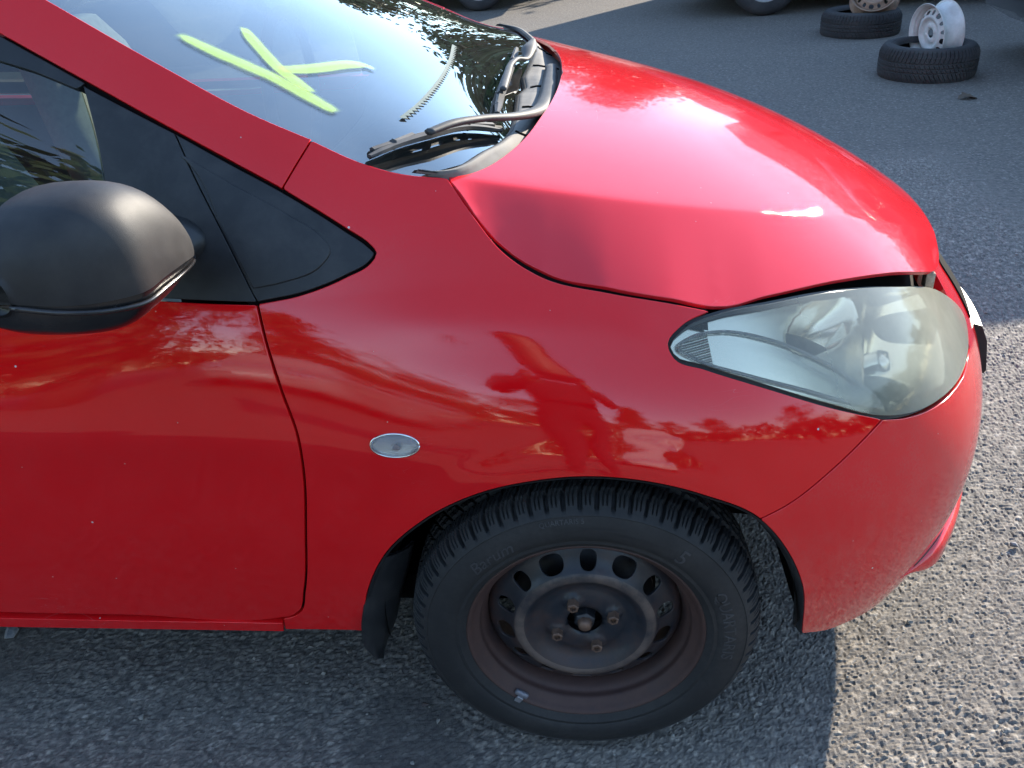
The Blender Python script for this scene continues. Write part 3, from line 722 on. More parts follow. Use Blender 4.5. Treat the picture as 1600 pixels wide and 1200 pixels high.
# ------------------------------------------------------------------ door mirror
mr = empty('door_mirror', (0, 0, 0), car)
ST = [(.035, -.560, -.505, .955, .985), (.018, -.590, -.496, .950, 1.000), (-.005, -.610, -.484, .946, 1.022), (-.035, -.630, -.474, .941, 1.056), (-.07, -.642, -.470, .936, 1.086), (-.11, -.652, -.472, .933, 1.100), (-.15, -.656, -.478, .934, 1.096), (-.18, -.660, -.505, .945, 1.080), (-.20, -.660, -.545, .962, 1.055), (-.21, -.655, -.60, .985, 1.03)]
ST = catmull(np.array(ST), 5)
def mring(st, a0, a1, n, grow=0., drop=0.):
    y, xb, xf, z0, z1 = st; A = np.linspace(a0, a1, n); cx, cz = (xb*.45+xf*.55), (z0*.55+z1*.45); out = []
    for a in A:
        c, s = math.cos(a), math.sin(a); px_ = np.sign(c)*abs(c)**.72; pz = np.sign(s)*abs(s)**.8
        out.append((cx+px_*((xf-cx) if c > 0 else (cx-xb))*(1+grow), y-grow*.05, cz+pz*((z1-cz) if s > 0 else (cz-z0))*(1+grow)-drop))
    return out
A0 = math.radians(-14)
def open_loft(name, rings):
    n = len(rings[0]); V = [p for r in rings for p in r]; F = []
    for i in range(len(rings)-1):
        for k in range(n-1): F.append((i*n+k, (i+1)*n+k, (i+1)*n+k+1, i*n+k+1))
    F.append(tuple((len(rings)-1)*n+k for k in range(n)))
    return mesh(name, V, F)
add('mirror_cap', open_loft('mirror_cap', [mring(s, A0, math.pi+.2, 30) for s in ST]), MT['mirror_plastic'], mr)
MT['gloss_black'] = simple('satin_black_mirror_shell', (.012, .012, .013), .22, 0, .3, 30, .6, .03, 700, (.07, .055, .05), .45)
rg = [mring(s, math.pi+.25, 2*math.pi+A0+.10, 26, -.015) for s in ST]
add('mirror_shell', open_loft('mirror_shell', rg), MT['gloss_black'], mr)
rid = np.array([mring(s, 2*math.pi-.42, 2*math.pi-.42+.01, 2, .02)[0] for s in ST[3:]]); add('mirror_ridge', tube('mirror_ridge', rid, np.linspace(.002, .0035, len(rid)), 8), MT['gloss_black'], mr)
add('mirror_glass', loft('mirror_glass', [[(-.652, y, z) for y, z in [(-.03, .95), (-.17, .955), (-.195, 1.0), (-.17, 1.07), (-.05, 1.06), (-.02, 1.01)]], [(-.655, y, z) for y, z in [(-.03, .95), (-.17, .955), (-.195, 1.0), (-.17, 1.07), (-.05, 1.06), (-.02, 1.01)]]], smooth=False), MT['silver'], mr)
ft = [[(x, y, z) for x, z in [(-.575+.05*math.cos(a)*sc, .952+.026*math.sin(a)*sc) for a in np.linspace(0, 2*math.pi, 20, endpoint=False)]] for y, sc in ((.10, 1.6), (.075, 1.35), (.05, 1.1), (.02, 1.0), (-.02, .95))]
add('mirror_foot', loft('mirror_foot', ft), MT['black_plastic'], mr)

# ------------------------------------------------------------------ front wheel
wh = empty('front_wheel', (0, .0, .285), car); wh.rotation_euler = (math.radians(.8), 0, math.radians(1.2))
prof = [(.186, .014), (.190, .006), (.1935, .0), (.198, -.003), (.206, -.009), (.212, -.0085), (.214, -.0105), (.225, -.0125), (.235, -.0125), (.247, -.0105), (.2575, -.0065), (.259, -.0075), (.262, -.0055), (.266, -.001), (.2705, .003), (.2745, .007), (.278, .012), (.281, .017), (.2835, .023)]
prof += [(.2865+.0025*math.sin(math.pi*(y-.03)/.1), y) for y in np.linspace(.028, .13, 30)]
prof += [(.2835, .137), (.278, .148), (.265, .158), (.245, .165), (.22, .162), (.2, .155), (.186, .145)]
pr = np.array(prof); NL = 68; NT_ = NL*16; th = np.linspace(0, 2*math.pi, NT_, endpoint=False)
rr_, yy_ = pr[:, 0], pr[:, 1]; TH, RR = np.meshgrid(th, rr_, indexing='ij'); YY = np.broadcast_to(yy_, TH.shape)
ph = (TH*NL/(2*math.pi)+.0+np.clip(YY-.02, 0, .2)*14) % 1
shoulder = sstep(.262, .268, RR)*(YY < .06)
lat = np.where(ph < .21, 1.0, .38*((np.abs(ph-.47) < .032) | (np.abs(ph-.74) < .032))*(YY > .006))*shoulder
ph2 = (TH*NL/(2*math.pi)-YY*26) % 1; mid = ((YY > .06) & (YY < .14))
lat2 = np.where(ph2 < .2, 1.0, .4*(np.abs(ph2-.6) < .03))*mid
circ = (np.abs(YY-.058) < .004) | (np.abs(YY-.082) < .003) | (np.abs(YY-.104) < .004)
dep = np.clip(.0075*lat*np.where(RR > .27, 1, .35)+.007*lat2, 0, .0075); dep = np.where(circ & (RR > .27), .0085, dep)
Rn = RR-dep*np.clip((RR-.255)/.02, 0, 1); Yn = YY+dep*.55*(YY < .024)
flat = np.where((Rn*np.sin(TH) < -.2845), 1, 0)
Vt = np.stack([Rn*np.cos(TH), Yn, np.maximum(Rn*np.sin(TH), -.2885)], -1).reshape(-1, 3); mp_ = len(pr)
i_, k_ = np.meshgrid(np.arange(NT_), np.arange(mp_-1), indexing='ij'); j_ = (i_+1) % NT_
Ft = np.stack([i_*mp_+k_, j_*mp_+k_, j_*mp_+k_+1, i_*mp_+k_+1], -1).reshape(-1, 4)
tm = mesh('tyre', Vt, Ft); tm.set_sharp_from_angle(angle=math.radians(38))
t = NT('dusty_tyre_rubber'); co = t.coord(); d = t.noise(7, 6, .65, co); f_ = t.noise(140, 4, .65, co)
dm = t.math('MULTIPLY', t.ramp(d.outputs[0], [(.35, .1), (.75, 1)]), t.ramp(f_.outputs[0], [(.3, .2), (.75, 1)]))
t.l(t.mix(t.math('MULTIPLY', dm, .5), (.018, .0185, .020), (.085, .080, .076)), t.b.inputs['Base Color']); t.set(Roughness=.62); t.b.inputs['Specular IOR Level'].default_value = .35
t.l(t.bump(f_.outputs[0], .12, .001), t.b.inputs['Normal']); MT['tyre'] = t.m
add('tyre', tm, MT['tyre'], wh)
MT['letters'] = simple('scuffed_rubber_lettering', (.055, .055, .058), .5, 0, .3, 60, .4)
# moulded lettering on the sidewall
def letter_mesh(text, size, r0, ang, flip=False, depth=.0012, shear=0.):
    cu = bpy.data.curves.new('txt', 'FONT'); cu.body = text; cu.size = size; cu.shear = shear; cu.align_x = 'CENTER'; cu.resolution_u = 3; cu.extrude = 0
    ob = bpy.data.objects.new('txt', cu); C.objects.link(ob); dg = bpy.context.evaluated_depsgraph_get(); me = bpy.data.meshes.new_from_object(ob.evaluated_get(dg)); bpy.data.objects.remove(ob); 
    bm = bmesh.new(); bm.from_mesh(me); bmesh.ops.triangulate(bm, faces=bm.faces); bmesh.ops.subdivide_edges(bm, edges=[e for e in bm.edges if e.calc_length() > .006], cuts=2, use_grid_fill=True)
    ex = bmesh.ops.extrude_face_region(bm, geom=list(bm.faces)); vsx = [v for v in ex['geom'] if isinstance(v, bmesh.types.BMVert)]; bmesh.ops.translate(bm, vec=(0, 0, depth), verts=vsx)
    for v in bm.verts:
        x, y, z = v.co; r = r0+y; a = math.radians(ang)-x/r0; yy = np.interp(r, pr[:20, 0], pr[:20, 1]); v.co = (r*math.cos(a), yy-z+.0004, r*math.sin(a))
    bmesh.ops.recalc_face_normals(bm, faces=bm.faces); bm.to_mesh(me); bm.free(); return me
for tx, sz, r0, an, sh in (('Barum', .030, .221, 128, .35), ('QUARTARIS 5', .011, .247, 97, 0), ('QUARTARIS', .027, .222, 8, 0), ('5', .036, .220, 50, 0)):
    add('sidewall_lettering', letter_mesh(tx, sz, r0, an, shear=sh), MT['letters'], wh)
for a0, a1, r0, r1 in ((76, 96, .236, .239), (62, 78, .228, .231), (30, 44, .238, .241), (20, 30, .226, .229)):
    V = []; F = []; n = 24
    for i in range(n):
        a = math.radians(a0+(a1-a0)*i/(n-1))
        for r in (r0, r1): V.append((r*math.cos(a), np.interp(r, pr[:20, 0], pr[:20, 1])-.0008, r*math.sin(a)))
    for i in range(n-1): F.append((2*i, 2*i+1, 2*i+3, 2*i+2))
    add('sidewall_rib', mesh('sidewall_rib', V, F), MT['tyre'], wh)
# steel rim
t = NT('rusty_black_steel'); co = t.coord(); a_ = t.noise(11, 7, .7, co); b_ = t.noise(60, 5, .7, co); sp = t.new('SeparateXYZ'); t.l(co, sp.inputs[0])
rad = t.math('SQRT', t.math('ADD', t.math('POWER', sp.outputs[0], 2), t.math('POWER', sp.outputs[2], 2)))
rust_r = t.ramp(t.math('ADD', rad, t.math('MULTIPLY', a_.outputs[0], .03)), [(.0, 0), (.165, .05), (.182, .9), (1, 1)])
rm = t.math('ADD', rust_r, t.ramp(t.math('ADD', t.math('MULTIPLY', a_.outputs[0], .7), t.math('MULTIPLY', b_.outputs[0], .3)), [(.46, 0), (.66, .75)])); rm = t.math('MINIMUM', rm, 1)
blk = t.mix(t.ramp(a_.outputs[0], [(.3, 0), (.7, 1)]), (.014, .018, .026), (.035, .037, .042))
rst = t.mix(b_.outputs[0], (.050, .022, .017), (.11, .052, .038))
cc = t.mix(t.math('MULTIPLY', rm, .75), blk, rst)
ring = t.math('MULTIPLY', t.math('LESS_THAN', t.math('ABSOLUTE', t.math('SUBTRACT', rad, .109)), .008), t.ramp(a_.outputs[0], [(.4, .1), (.6, .8)]))
cc = t.mix(ring, cc, (.16, .12, .10)); t.l(cc, t.b.inputs['Base Color']); t.set(Roughness=.48); t.b.inputs['Specular IOR Level'].default_value = .45
t.l(t.math('ADD', t.math('MULTIPLY', rm, .3), .34), t.b.inputs['Roughness']); t.l(t.bump(b_.outputs[0], .2, .001), t.b.inputs['Normal']); MT['rim'] = t.m
DISC = np.array([(.028, .060), (.0295, .034), (.034, .0315), (.060, .0315), (.072, .035), (.085, .031), (.095, .022), (.102, .0175), (.108, .0165), (.115, .019), (.124, .028), (.135, .036), (.150, .044), (.159, .052), (.164, .062)])
def disc_pt(q):
    q = np.atleast_2d(q); r = np.hypot(q[:, 0], q[:, 1]); dd = catmull(DISC, 6); y = np.interp(r, dd[:, 0], dd[:, 1])
    for k in range(4):
        a = math.radians(112-90*k); d = np.hypot(q[:, 0]-.05*math.cos(a), q[:, 1]-.05*math.sin(a)); y = y-.004*(1-sstep(.010, .018, d))
    return np.stack([q[:, 0], y, q[:, 1]], -1)
circ_ = lambda r, n: np.array([(r*math.cos(a), r*math.sin(a)) for a in np.linspace(0, 2*math.pi, n, endpoint=False)])
hl = []
for k in range(14):
    a = math.radians(86.5+k*360/14); wd = .021 if k in (1, 13, 7, 4, 10) else .0145; hh = .0150; c_ = np.array([math.cos(a), math.sin(a)])*.1345; e1 = np.array([math.cos(a), math.sin(a)]); e2 = np.array([-e1[1], e1[0]])
    hl.append(np.array([c_+e1*hh*np.sign(math.cos(u))*abs(math.cos(u))**.8*(1.0)+e2*wd*np.sign(math.sin(u))*abs(math.sin(u))**.75 for u in np.linspace(0, 2*math.pi, 26, endpoint=False)]))
rimo = panel('rim_disc', disc_pt, circ_(.162, 160), MT['rim'], wh, step=.006, bstep=.004, gap=0, holes=hl+[circ_(.0290, 40)], skirt=.004, out=1)
RP = [(.1945, .004), (.1955, .0), (.1935, -.0018), (.190, .000), (.184, .008), (.178, .014), (.1745, .018), (.1735, .030), (.169, .036), (.165, .046), (.163, .070), (.166, .10), (.178, .125), (.19, .15), (.2, .15)]
add('rim_barrel', lathe('rim_barrel', catmull(RP, 4), 160), MT['rim'], wh)
rust = simple('rusty_nut_steel', (.17, .105, .075), .55, .4, .35, 90, .5, .2, 300)
def nut(name, r, h, y, x, z, hollow=True, mat=rust):
    bm = bmesh.new(); R6 = [(r*math.cos(math.pi/3*k+.3), r*math.sin(math.pi/3*k+.3)) for k in range(6)]
    def rg(s, yy, n6=True): return [bm.verts.new((a*s, yy, b*s)) for a, b in R6]
    rs = [rg(1.12, y+h), rg(1, y+h*.8), rg(1, y+.0015), rg(.86, y)] + ([rg(.58, y), rg(.52, y+.006)] if hollow else [rg(.4, y-.004)])
    for A, B in zip(rs, rs[1:]):
        for k in range(6): bm.faces.new((A[k], A[(k+1) % 6], B[(k+1) % 6], B[k]))
    bm.faces.new(rs[-1]); bmesh.ops.translate(bm, vec=(x, 0, z), verts=bm.verts); bmesh.ops.recalc_face_normals(bm, faces=bm.faces)
    return add(name, bm_mesh(name, bm, angle=30), mat, wh)
for k in range(4):
    a = math.radians(112-90*k); x, z = .05*math.cos(a), .05*math.sin(a)
    nut('wheel_nut', .0098, .016, .013, x, z); add('stud', lathe('stud', [(0, .017), (.0042, .0175), (.005, .019), (.005, .03)], 14), rust, wh, (x, 0, z))
nut('hub_nut', .018, .020, .030, 0, 0, False, simple('dark_hub_steel', (.05, .055, .065), .4, .6, .3, 60))
add('axle_stub', lathe('axle_stub', [(0, .016), (.0075, .0165), (.0105, .019), (.0115, .024), (.0125, .032)], 24), rust, wh)
add('hub', lathe('hub', [(0, .055), (.031, .055), (.033, .09), (.12, .095), (.125, .12)], 40), MT['dark'], wh)
br = simple('brake_steel', (.05, .05, .055), .5, .5, .3, 40); add('brake_disc', lathe('brake_disc', [(.06, .085), (.12, .085), (.12, .105), (.06, .105)], 60), br, wh)
# clip-on balance weight on the rim edge
bm = bmesh.new(); box_bm(bm, (.026, .010, .011), (0, 0, 0), None, .004, 3); wt = add('balance_weight', bm_mesh('balance_weight', bm, angle=50), simple('dull_lead', (.22, .22, .25), .5, .5, .2, 120), wh)
aw = math.atan2(*(lambda p: (p[2]-.285, p[0]))(atY(815, 1086, .0))); wt.location = (.1835*math.cos(aw), .003, .1835*math.sin(aw)); wt.rotation_euler = (0, -(aw+math.pi/2), 0)
w2 = add('weight_clip', (lambda b: (box_bm(b, (.012, .004, .012), (0, 0, 0), None, .001), bm_mesh('weight_clip', b))[1])(bmesh.new()), simple('steel_clip', (.45, .45, .48), .4, .8), wh)
w2.location = (.1925*math.cos(aw), -.003, .1925*math.sin(aw)); w2.rotation_euler = wt.rotation_euler

# far and rear wheels, copies of the same wheel, simpler
for (x, y, rz) in ((0, 2*YC, math.pi), (-2.49, .0, 0), (-2.49, 2*YC, math.pi)):
    c = copy_tree(wh, car); c.name = 'rear_wheel' if x < -1 else 'front_wheel'; c.location = (x, y, .285); c.rotation_euler = (0, 0, rz)
# ------------------------------------------------------------------ headlight
hlm = empty('headlight', (0, 0, 0), car)
LP = LAMP
def nside(q): return surf_normals(side_pt, np.atleast_2d(q).astype(float), 1)
def lens_fn(q): q = np.atleast_2d(q).astype(float); return side_pt(q)+nside(q)*.001
t = NT('hazed_headlight_lens'); n = t.n; n.remove(t.b); fr = t.new('Fresnel'); fr.inputs['IOR'].default_value = 1.5
gl = t.new('BsdfGlossy'); gl.inputs['Roughness'].default_value = .09; tr = t.new('BsdfTransparent'); tr.inputs['Color'].default_value = (.98, .96, .87, 1)
df = t.new('BsdfTranslucent'); df.inputs['Color'].default_value = (.88, .84, .62, 1); d2 = t.new('BsdfDiffuse'); d2.inputs['Color'].default_value = (.92, .88, .68, 1)
md = t.new('MixShader'); md.inputs[0].default_value = .5; t.l(df.outputs[0], md.inputs[1]); t.l(d2.outputs[0], md.inputs[2])
co = t.coord(); hz = t.noise(6, 5, .6, co); sep = t.new('SeparateXYZ'); t.l(co, sep.inputs[0])
hf = t.math('MULTIPLY', t.ramp(hz.outputs[0], [(.3, .7), (.7, 1)]), t.ramp(t.math('ADD', sep.outputs[0], t.math('MULTIPLY', sep.outputs[2], .6)), [(.70, .13), (.99, .80)]))
m0 = t.new('MixShader'); t.l(hf, m0.inputs[0]); t.l(tr.outputs[0], m0.inputs[1]); t.l(md.outputs[0], m0.inputs[2])
m1 = t.new('MixShader'); t.l(t.math('MINIMUM', t.math('MULTIPLY', fr.outputs[0], 1.0), 1), m1.inputs[0]); t.l(m0.outputs[0], m1.inputs[1]); t.l(gl.outputs[0], m1.inputs[2]); t.l(m1.outputs[0], t.out.inputs['Surface'])
MT['lens'] = t.m
panel('lens', lens_fn, LP, MT['lens'], hlm, step=.012, gap=.002, skirt=.03, mirror=False)
bow = on_side([(1440, 548)])[0]; bow2 = on_side([(1300, 500)])[0]
def inner(q):
    q = np.atleast_2d(q).astype(float); dq = q-bow; ca, sa = math.cos(-.35), math.sin(-.35)
    u = (dq[:, 0]*ca-dq[:, 1]*sa)/.175; v = (dq[:, 0]*sa+dq[:, 1]*ca)/.105; rho = np.hypot(u, v)
    da = .085*np.clip(1-rho**2, 0, 1)**1.4
    dq = q-bow2; r2 = np.hypot(dq[:, 0]/.10, dq[:, 1]/.03); db_ = .03*np.clip(1-r2**2, 0, 1)**1.5; dep = .016+(da**4+db_**4+1e-14)**.25
    return side_pt(q)-nside(q)*dep[:, None]
t = NT('aluminised_reflector'); t.set(Metallic=1.0, Roughness=.22); co = t.coord(); nn = t.noise(5, 4, .6, co)
t.l(t.mix(nn.outputs[0], (.80, .77, .68), (.92, .90, .82)), t.b.inputs['Base Color']); MT['refl'] = t.m
panel('reflector', inner, LP, MT['refl'], hlm, step=.007, bstep=.006, gap=.004, hem=False)
# dark rim round the lamp
strip = resample(np.vstack([LP, LP[:1]]), .008)
strip_panel('lamp_bezel', side_pt, strip, .0035, MT['black_plastic'], hlm, -.010)
# separate turn-signal chamber with ribbed optic
TS = on_side(catmull([(1063, 540), (1085, 524), (1125, 515), (1210, 527), (1285, 557), (1337, 587), (1374, 616), (1390, 634), (1340, 628), (1270, 609), (1169, 583), (1090, 558)], 8, True))
t = NT('ribbed_indicator_optic'); t.set(Metallic=.8, Roughness=.22); co = t.coord(); sep = t.new('SeparateXYZ'); t.l(co, sep.inputs[0])
t.l(t.mix(t.noise(8, 3, .5, co).outputs[0], (.86, .85, .80), (.94, .93, .90)), t.b.inputs['Base Color'])
rb = t.math('SINE', t.math('MULTIPLY', sep.outputs[2], 1150)); t.l(t.bump(rb, .9, .0015), t.b.inputs['Normal']); MT['ribs'] = t.m
def ts_fn(q):
    q = np.atleast_2d(q).astype(float); c = TS.mean(0); u = (q[:, 0]-c[0])/.15; return side_pt(q)-nside(q)*(.020-.006*u**2)[:, None]
panel('indicator', ts_fn, TS, MT['ribs'], hlm, step=.006, bstep=.005, gap=0, skirt=.03)
ring_ = np.vstack([TS, TS[:1]]); q = resample(ring_, .006); add('indicator_edge', tube('indicator_edge', side_pt(q)-nside(q)*.012, .0028, 8), MT['clear_lens'], hlm)
# divider fin and bulb shield inside the main bowl
def facet(name, pts, mat):
    P = np.array([side_pt(on_side([p[:2]]))[0]-nside(on_side([p[:2]]))[0]*p[2] for p in pts]); V = np.vstack([P, P-nside(on_side([pts[0][:2]]))*.004]); n = len(P)
    F = [tuple(range(n)), tuple(range(2*n-1, n-1, -1))]+[(i, (i+1) % n, n+(i+1) % n, n+i) for i in range(n)]
    return add(name, mesh(name, V, F, False), mat, hlm)
facet('reflector_fin', [(1330, 497, .016), (1346, 540, .022), (1352, 586, .026), (1320, 572, .028), (1298, 548, .024)], MT['refl'])
smoke = simple('smoked_grey_shroud', (.10, .10, .10), .25, .3, .2, 30)
for nm, poly_, dp in (('upper_shroud', [(1185, 519), (1230, 514), (1278, 526), (1318, 549), (1348, 584), (1368, 606), (1332, 583), (1285, 555), (1230, 532)], .017), ('lower_shroud', [(1350, 588), (1384, 583), (1420, 590), (1446, 606), (1428, 633), (1396, 638), (1376, 614)], .026)):
    panel(nm, lambda q, dp=dp: side_pt(q)-nside(q)*dp, on_side(catmull(poly_, 6, True)), smoke, hlm, step=.008, bstep=.004, gap=0, skirt=.012)
bs = add('bulb_shield', lathe('bulb_shield', [(0, 0), (.016, .003), (.021, .012), (.022, .04)], 32), simple('chrome', (.8, .8, .8), .06, 1.0), hlm)
pb = inner([bow])[0]; bs.location = pb+nside([bow])[0]*.045; bs.rotation_euler = Vector(nside([bow])[0]).to_track_quat('-Y', 'Z').to_euler()
# housing closing the lamp from behind
panel('lamp_housing', lambda q: side_pt(q)-nside(q)*.115, LP, MT['dark'], hlm, step=.03, bstep=.015, gap=-.01, hem=False)
# far lamp: mirrored plain copy of the lens and reflector
for nm, fn, mt in (('lens', lens_fn, MT['lens']), ('reflector', inner, MT['refl'])):
    panel(nm, lambda q, fn=fn: fn(q)*[1, -1, 1]+[0, 2*YC, 0], LP, mt, hlm, step=.02, bstep=.012, gap=.002, out=-1, hem=False)
# dark trough between bonnet lip and lamp, with a pale rubber buffer
q = resample(on_side(cat2([(1105, 489), (1200, 469), (1300, 448), (1400, 436), (1470, 434)])), .01)
T0 = side_pt(q); n0 = nside(q); ribbon('lamp_trough', [T0-n0*.008+[0, 0, -.012], T0-n0*.03+[0, 0, -.02], T0-n0*.03+[-.02, .03, .02], T0+[-.06, .06, .0]], MT['dark'], car)
pb = side_pt(on_side([(1457, 437)]))[0]; box('rubber_buffer', (.016, .02, .03), pb+np.array([-.004, .008, -.002]), simple('perished_buffer', (.45, .36, .27), .8, 0, .3, 120), car, None, .002)
# number-plate carrier standing proud of the bumper
pm = empty('number_plate_holder', (0, 0, 0), car)
V = []; F = []; us = np.linspace(-.21, .21, 15)
for u in us:
    for d_o, z in ((-.01, .400), (.016, .396), (.020, .404), (.020, .470), (.016, .505), (-.01, .512)):
        p = side_pt([(SMAX+u, z)])[0]; n_ = nside([(SMAX+u, .45)])[0]; n_[2] = 0; V.append(p+n_*d_o)
for i in range(14):
    for k in range(5): F.append((i*6+k, (i+1)*6+k, (i+1)*6+k+1, i*6+k+1))
F.append(tuple(range(6))[::-1]); F.append(tuple(84+k for k in range(6)))
add('holder_frame', mesh('holder_frame', V, F, False), MT['black_plastic'], pm)
# lower grille and bumper lip
gq = np.array([[SMAX-.36, .25], [SMAX+.36, .25], [SMAX+.30, .36], [SMAX-.30, .36]]); panel('lower_grille', side_pt, gq, MT['dark'], car, step=.03, bstep=.015, offset=.003, skirt=.004)
gq = np.array([[SMAX-.30, .56], [SMAX+.30, .56], [SMAX+.26, .65], [SMAX-.26, .65]]); panel('upper_grille', side_pt, gq, MT['dark'], car, step=.03, bstep=.015, offset=.003, skirt=.004)
u0 = on_side([(1405, 905)])[0]; u1 = on_side([(1468, 838)])[0]
uu = np.concatenate([np.linspace(u0[0], u1[0], 14), np.linspace(u1[0], SMAX, 12)[1:]]); zz = np.concatenate([np.linspace(u0[1], u1[1], 14), np.linspace(u1[1], .285, 12)[1:]]); uv = np.stack([uu, zz], -1)
LO = side_pt(uv); nn = nside(uv); nn[:, 2] = 0; nn /= np.linalg.norm(nn, axis=1)[:, None]; gw = sstep(0, .5, np.linspace(0, 1, len(LO)))[:, None]
dn = np.array([0, 0, -1.]); hgt = (.001+.037*gw)
lipc = [LO-nn*.003, LO+nn*.006*gw-nn*.001, LO+nn*(.012*gw)+dn*hgt*.35, LO+nn*(.013*gw)+dn*hgt, LO+nn*(.006*gw-.004)+dn*hgt*1.5, LO-nn*(.004+.026*gw)+dn*hgt*1.6]
lipc = [np.vstack([c, (c*[1, -1, 1]+[0, 2*YC, 0])[::-1][1:]]) for c in lipc]
ribbon('bumper_lip', lipc, MT['red_bumper'], car)
k0 = 4; ribbon('bumper_slot', [LO[k0:]+nn[k0:]*.0010+[0, 0, .012]*gw[k0:], LO[k0:]+nn[k0:]*.0015+[0, 0, .0005]], MT['black_plastic'], car)
uq = np.array([[.40, .215], [1.30, .225]]); us = np.linspace(.44, SMAX, 20); ub = side_pt([(u, .238) for u in us]); ui = ub-np.array([.0, YC, 0]); ui[:, 2] = 0; ui /= np.linalg.norm(ui, axis=1)[:, None]
ribbon('undertray', [ub-ui*.012, ub-ui*.014+[0, 0, -.022], ub-ui*.12+[0, 0, -.03]], MT['black_plastic'], car)
# ------------------------------------------------------------------ ground: coarse worn asphalt, stones modelled near the camera
def stones(X, Y, cell, seed, rmin, rmax, amp):
    rs = np.random.default_rng(seed); T = 512; jx = rs.random((T, T)); jy = rs.random((T, T)); rr = rs.random((T, T)); ra = rs.random((T, T)); rot = rs.random((T, T))*6.28
    H = np.zeros_like(X); ID = np.zeros_like(X); ix = np.floor(X/cell).astype(int); iy = np.floor(Y/cell).astype(int)
    for a in (-1, 0, 1):
        for b in (-1, 0, 1):
            cx, cy = ix+a, iy+b; m, n = cx % T, cy % T; dx = X-(cx+.15+.7*jx[m, n])*cell; dy = Y-(cy+.15+.7*jy[m, n])*cell; c, s = np.cos(rot[m, n]), np.sin(rot[m, n]); u = np.abs(dx*c-dy*s); v = np.abs(dx*s+dy*c)*1.35
            r = rmin+(rmax-rmin)*rr[m, n]; d = .55*np.maximum(u, v)+.45*np.hypot(u, v); h = amp*(.25+.75*ra[m, n])*np.clip(1.25*(1-(d/r)**2), 0, 1)**.7
            k = h > H; H = np.where(k, h, H); ID = np.where(k, rot[m, n]/6.28, ID)
    return H, ID
def vnoise(X, Y, f, seed):
    rs = np.random.default_rng(seed); G = rs.random((256, 256)); x, y = X*f, Y*f; i, j = np.floor(x).astype(int), np.floor(y).astype(int); u, v = x-i, y-j; u = u*u*(3-2*u); v = v*v*(3-2*v)
    g = lambda a, b: G[a % 256, b % 256]
    return (g(i, j)*(1-u)+g(i+1, j)*u)*(1-v)+(g(i, j+1)*(1-u)+g(i+1, j+1)*u)*v
xs = np.arange(-1.35, 1.95, .0042); ys = [-.30]
while ys[-1] < 3.7: ys.append(ys[-1]+.0038+.0026*max(0, ys[-1]))
ys = np.array(ys); GX, GY = np.meshgrid(xs, ys, indexing='ij')
H1, I1 = stones(GX, GY, .0120, 1, .0045, .0092, .0054); H2, I2 = stones(GX+3, GY+5, .0065, 2, .0022, .0048, .0034)
worn = np.clip(vnoise(GX, GY, 3.1, 3)*.7+vnoise(GX, GY, 9, 4)*.3, 0, 1)
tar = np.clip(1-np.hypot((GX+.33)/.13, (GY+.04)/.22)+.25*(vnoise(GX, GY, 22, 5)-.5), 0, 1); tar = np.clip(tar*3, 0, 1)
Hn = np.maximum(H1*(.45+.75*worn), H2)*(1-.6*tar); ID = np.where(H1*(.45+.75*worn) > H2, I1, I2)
edge = np.minimum(np.minimum(GX-xs[0], xs[-1]-GX), np.minimum(GY-ys[0]+.05, ys[-1]-GY)); fade = np.clip(edge/.25, 0, 1)
Z = (Hn-.0035+.006*(vnoise(GX, GY, 1.3, 6)-.5))*fade
nx, ny = GX.shape; Vn = np.stack([GX, GY, Z], -1).reshape(-1, 3)
i_, j_ = np.meshgrid(np.arange(nx-1), np.arange(ny-1), indexing='ij'); Fn = np.stack([i_*ny+j_, (i_+1)*ny+j_, (i_+1)*ny+j_+1, i_*ny+j_+1], -1).reshape(-1, 4)
# the wide sheet round it
o = len(Vn); x0, x1, y0, y1 = xs[0], xs[-1], ys[0], ys[-1]; B = 400.
Vo = np.array([(-B, -B, 0), (B, -B, 0), (B, B, 0), (-B, B, 0), (x0, y0, -.0005), (x1, y0, -.0005), (x1, y1, -.0005), (x0, y1, -.0005)])
Fo = np.array([(0, 1, 5, 4), (1, 2, 6, 5), (2, 3, 7, 6), (3, 0, 4, 7)])+o
Va = np.vstack([Vn, Vo]); Fa = np.vstack([Fn, Fo])
me = bpy.data.meshes.new('ground'); me.vertices.add(len(Va)); me.vertices.foreach_set('co', Va.astype(np.float32).ravel()); me.loops.add(Fa.size); me.loops.foreach_set('vertex_index', Fa.astype(np.int32).ravel())
me.polygons.add(len(Fa)); me.polygons.foreach_set('loop_start', np.arange(0, Fa.size, 4, dtype=np.int32)); me.polygons.foreach_set('loop_total', np.full(len(Fa), 4, dtype=np.int32)); me.update(); me.validate(); me.shade_flat()
for nm, arr, dv in (('stone', np.clip(Hn/.0045, 0, 1), .55), ('rnd', ID, .5), ('tar', tar, 0), ('near', fade, 0)):
    a = me.attributes.new(nm, 'FLOAT', 'POINT'); a.data.foreach_set('value', np.concatenate([arr.ravel(), np.full(8, dv)]).astype(np.float32))
t = NT('worn_asphalt'); co = t.coord()
def attr(n): x = t.new('Attribute'); x.attribute_name = n; return x.outputs['Fac']
st, rn, ta, ne = attr('stone'), attr('rnd'), attr('tar'), attr('near')
vo = t.new('TexVoronoi'); vo.inputs['Scale'].default_value = 75; t.l(co, vo.inputs['Vector']); vs_ = t.new('SeparateColor'); t.l(vo.outputs['Color'], vs_.inputs[0])
rnd = t.math('ADD', t.math('MULTIPLY', rn, ne), t.math('MULTIPLY', vs_.outputs[0], t.math('SUBTRACT', 1, ne)))
big = t.noise(.8, 5, .6, co); med = t.noise(6, 5, .65, co); fine = t.noise(300, 4, .7, co)
